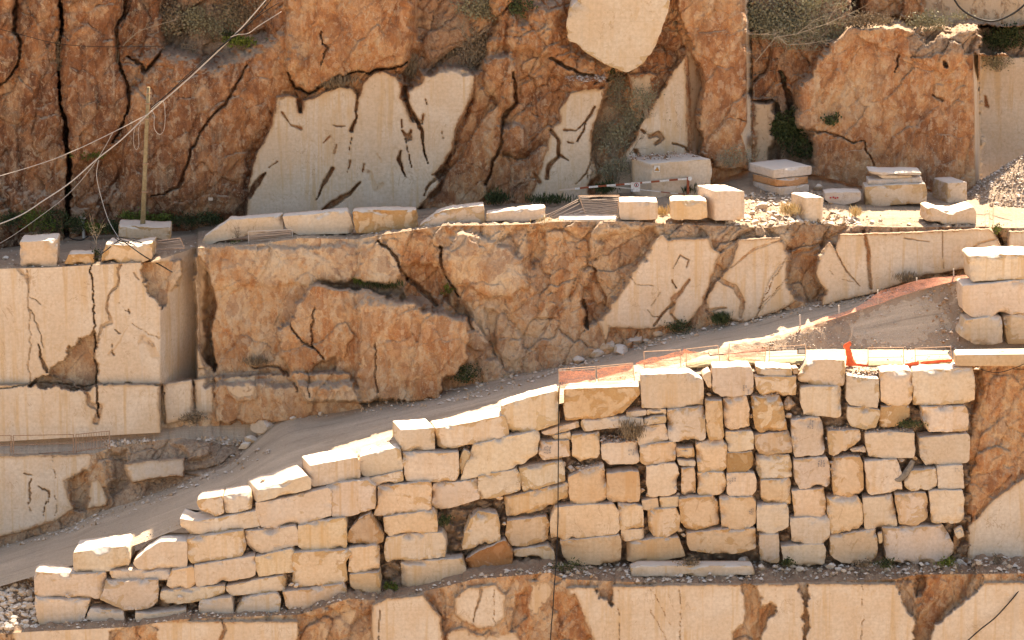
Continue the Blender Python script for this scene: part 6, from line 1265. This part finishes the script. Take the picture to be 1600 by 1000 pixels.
GB = 'dark timbers laid behind the top row'
for i, (r, s, lb) in enumerate([('t4', '1215,310 1510,262 1512,290 1218,325', 'dark timber with an orange net over it'), ('t5', '105,358 425,392 425,408 105,378', 'dark timber behind the stencilled top-row block'), ('t5', '470,386 792,374 792,394 470,408', 'dark timber left of the highest block'), ('t6', '105,436 440,432 440,452 105,462', 'dark timber right of the orange flag'), ('t6', '590,424 905,402 905,432 592,448', 'dark timber between two orange scraps')]):
    q = Z(r, s); block(q, 4.45, .9, 0, lb, name='timber', cat='timber', group=GB, tone='n', raw=.5, rough=.25, mat='block').data.materials[0] = M['wood']
for i, (s, Y_, lb, nm) in enumerate([('450,420 590,396 590,455 470,462', 4.35, 'orange plastic scrap beside the dark timber, left', 'a'), ('600,402 908,374 912,400 610,425', 4.4, 'long orange plastic strip by the pale beam', 'b'), ('838,440 912,430 912,452 845,460', 4.1, 'small orange-red scrap lying on the rightmost top block', 'c')]):
    sheet('plastic_scrap', 't6', s, Y_, 'plastic', lb, 'plastic scrap', sagn=.06)
sheet('plastic_scrap', 't5', '1160,385 1350,395 1350,420 1165,405', 4.6, 'plastic', 'faded orange scrap at the foot of the orange flag', 'plastic scrap', sagn=.05)
# orange flag
o0 = P(1325, 572, 4.5); t = empty('orange_flag', o0); tag(t, 'bunched bright orange net tied to a stick beside the highest block', 'marker flag')
mb = MB(); mb.tube([P(1322, 572, 4.5), P(1326, 535, 4.5)], .02, 5); sub(mb, 'stick', M['wood'], t, o0)
v = np.linspace(0, 1, 26)[:, None]; a_ = np.linspace(0, 2 * math.pi, 14)[None]; rad = .10 + .22 * np.abs(fbm(v * 6 + 0 * a_, a_ * .8 + 0 * v, 5, 3) - .25) + .14 * sst(.6, 1, v)
cx = np.interp(v[:, 0], [0, .25, .5, 1], [1328, 1322, 1327, 1330])[:, None] + 0 * a_; py_ = 533 + 38 * v + 0 * a_
ctr = at(cx, py_, 4.45); rad = rad * np.clip(v * 7 + .1, 0, 1); G = ctr + np.stack([np.cos(a_) * rad, np.sin(a_) * rad * .6, 0 * rad], -1); o = grid_obj('bunched_net', G - np.array(o0), M['plastic']); o.parent = t
# floodlight
o0 = P(1252, 553, 4.9); t = empty('floodlight', o0); tag(t, 'small box floodlight hung on a wire frame above the wall', 'lamp')
mb = MB(); mb.box(P(1252, 548.5, 4.9), (.42, .12, .32)); sub(mb, 'housing', M['black'], t, o0); mb = MB(); mb.box(P(1252.5, 549.2, 4.82), (.34, .02, .22)); sub(mb, 'glass', M['cable'], t, o0); mb = MB(); mb.tube([P(1258, 545, 4.9), P(1259, 539, 4.95), P(1250, 538, 4.95)], .015, 5); sub(mb, 'bracket', M['rust'], t, o0)
# long pale beam on the right
q = Z('t6', '945,336 1200,334 2400,320 2400,450 1500,446 945,441'); o0 = P(1494, 573, 3.3)
W3 = at(q[:, 0], q[:, 1], 3.2); o = block_mesh('concrete_beam', np.stack([W3[:, 0] - W3[0, 0], W3[:, 2] - W3[3, 2]], -1), 1.25, 0, 0, 'block', .12); o.location = (W3[0, 0], 3.2, W3[3, 2]); o.color = (.86, .78, .66, 1.0); tag(o, 'long pale concrete beam running out of the picture at the right', 'beam')
cable('wire', 'bent wire lying on the pale beam', [(1560, 558, 3.1), (1562, 550, 3.6), (1575, 549, 3.9), (1615, 549, 4.0)], .02, 'rust')
# orange net along the embankment edge
GP = 'thin stakes along the haul road edge'
for px, y0, y1 in [(1250, 512, 492), (1310, 494, 479), (1373, 474, 455), (1432, 455, 438), (1488, 436, 420)]:
    b = hit(G_emb, px, y0); h = (y0 - y1) / 27 + .1; mb = MB(); mb.tube([b, b + Vector((-.04, 0, h))], .042, 6); tag(mb.build('stake', M['cable'], None, origin=b), 'thin pale stake holding the orange net at the road edge', 'stake', GP)
edge_pts = [(1236, 518), (1262, 510), (1288, 501), (1312, 493), (1340, 483), (1373, 472), (1400, 463), (1432, 454), (1462, 445), (1488, 437), (1514, 432)]
up = [2, 3, 4, 3, 4, 17, 14, 15, 11, 7, 4]
G = []; B3 = [np.array(hit(G_emb, *p)) for p in edge_pts]
xs_i = np.linspace(0, len(B3) - 1, 70); Bi = np.stack([np.interp(xs_i, range(len(B3)), [b[k] for b in B3]) for k in range(3)], -1); ui = np.interp(xs_i, range(len(up)), up) / 27 * (1.0)
for v in np.linspace(0, 1, 8): q = Bi.copy(); q[:, 2] += .06 + ui * v + .05 * (fbm(xs_i * 2, xs_i * 0 + v * 3, 8, 3) - .5); q[:, 1] -= (1 - v) * .35; G.append(q)
ng = grid_obj('orange_net', np.array(G), M['net']); tag(ng, 'long sagging orange net along the road edge over the embankment', 'safety net')
# terrace wire panels
frame('bent wire mesh panel with loose wires, beside the low white-topped block', 't3', '252,490 615,486 598,640 326,690', TY(916, 340), (), wires=14, group=None, rad=.022)
for i, s in enumerate(['-60,700 120,600 250,538', '-80,720 110,640 260,560', '-40,740 130,690 320,620', '-100,690 60,620 250,520', '-60,730 150,650 300,600']):
    mb = MB(); q = Z('t3', s); mb.tube([P(x, y, TY(900, 340)) for x, y in q], .018, 4); tag(mb.build('loose_wire', M['steel'], None, origin=P(*q[0], TY(900, 340))), 'loose rusty wire sprawling left of the bent mesh panel', 'wire', 'loose wires by the bent panel')
frame('rectangular wire mesh panel with a pale bottom board, before the slabs', 't8', '540,308 884,292 887,405 541,445', lipY(420) + .55, (), wires=16, group=None, rad=.02, mat='cable')
q = Z('t8', '545,412 880,394 880,406 545,436'); block(q, lipY(420) + .6, .15, 0, 'pale board under the wire mesh panel', name='board', cat='board', rough=.2).data.materials[0] = M['wood']
frame('crumpled wire mats beside the rough-topped block', 't7', '1265,415 1500,382 1540,470 1268,480', lipY(260) + 1.2, (), wires=9, group=None, rad=.02)
# railing on the low bluff
Yr = 10.75; o0 = P(0, 712, Yr)
for s, lb, vb in [('-260,113 48,113 48,198 -260,202', 'orange-grey railing panel cut off by the left edge', 0), ('58,113 318,108 318,182 58,196', 'railing panel in the middle of the low bluff', 0), ('330,108 474,93 476,160 330,182', 'barred railing panel, rightmost on the low bluff', 12)]:
    q = Z('A', s); pts = [P(x, y, Yr) for x, y in q]; t = empty('railing', pts[3]); tag(t, lb, 'railing', 'railings on the low bluff')
    for a_, b_ in ((0, 1), (3, 2)): mb = MB(); mb.tube([pts[a_], pts[b_]], .022, 5); sub(mb, 'rail', M['rust'], t, pts[3])
    mb = MB(); mb.tube([pts[0].lerp(pts[3], .5), pts[1].lerp(pts[2], .5)], .018, 5); sub(mb, 'rail', M['rust'], t, pts[3])
    for a_, b_ in ((0, 3), (1, 2)): mb = MB(); mb.tube([pts[a_] + Vector((0, 0, .02)), pts[b_] - Vector((0, 0, .25))], .03, 6); sub(mb, 'post', M['rust'], t, pts[3])
    for i in range(vb): mb = MB(); v = (i + 1) / (vb + 1); mb.tube([pts[0].lerp(pts[1], v), pts[3].lerp(pts[2], v)], .012, 4); sub(mb, 'bar', M['rust'], t, pts[3])
# rag hanging in the wall
q = Z('F', '292,505 296,545 305,570 325,582 348,582 372,558 392,530 408,500'); Yg = float(Ywall(1400)) + .62; mb = MB(); pts = [P(x, y, Yg - .1 + .05 * math.sin(i)) for i, (x, y) in enumerate(q)]
n_ = 60; T = np.linspace(0, len(pts) - 1, n_); C3 = np.stack([np.interp(T, range(len(pts)), [p[k] for p in pts]) for k in range(3)], -1); wd = np.interp(T, [0, 2, 3.5, 5, 7], [.04, .06, .10, .17, .12]); an = np.linspace(0, 2 * math.pi, 13)
tg = np.gradient(C3, axis=0); tg /= np.linalg.norm(tg, axis=1)[:, None]; nr_ = np.cross(tg, [0, 1, 0]); G = C3[:, None] + nr_[:, None] * (np.cos(an) * wd[:, None] * (1 + .3 * np.sin(an * 3 + T[:, None])))[..., None] + np.array([0, 1, 0]) * (np.sin(an) * wd[:, None] * .5)[..., None]
tag(grid_obj('rag', G, M['rag']), 'dark grey cloth strip draped over the tilted block', 'cloth')
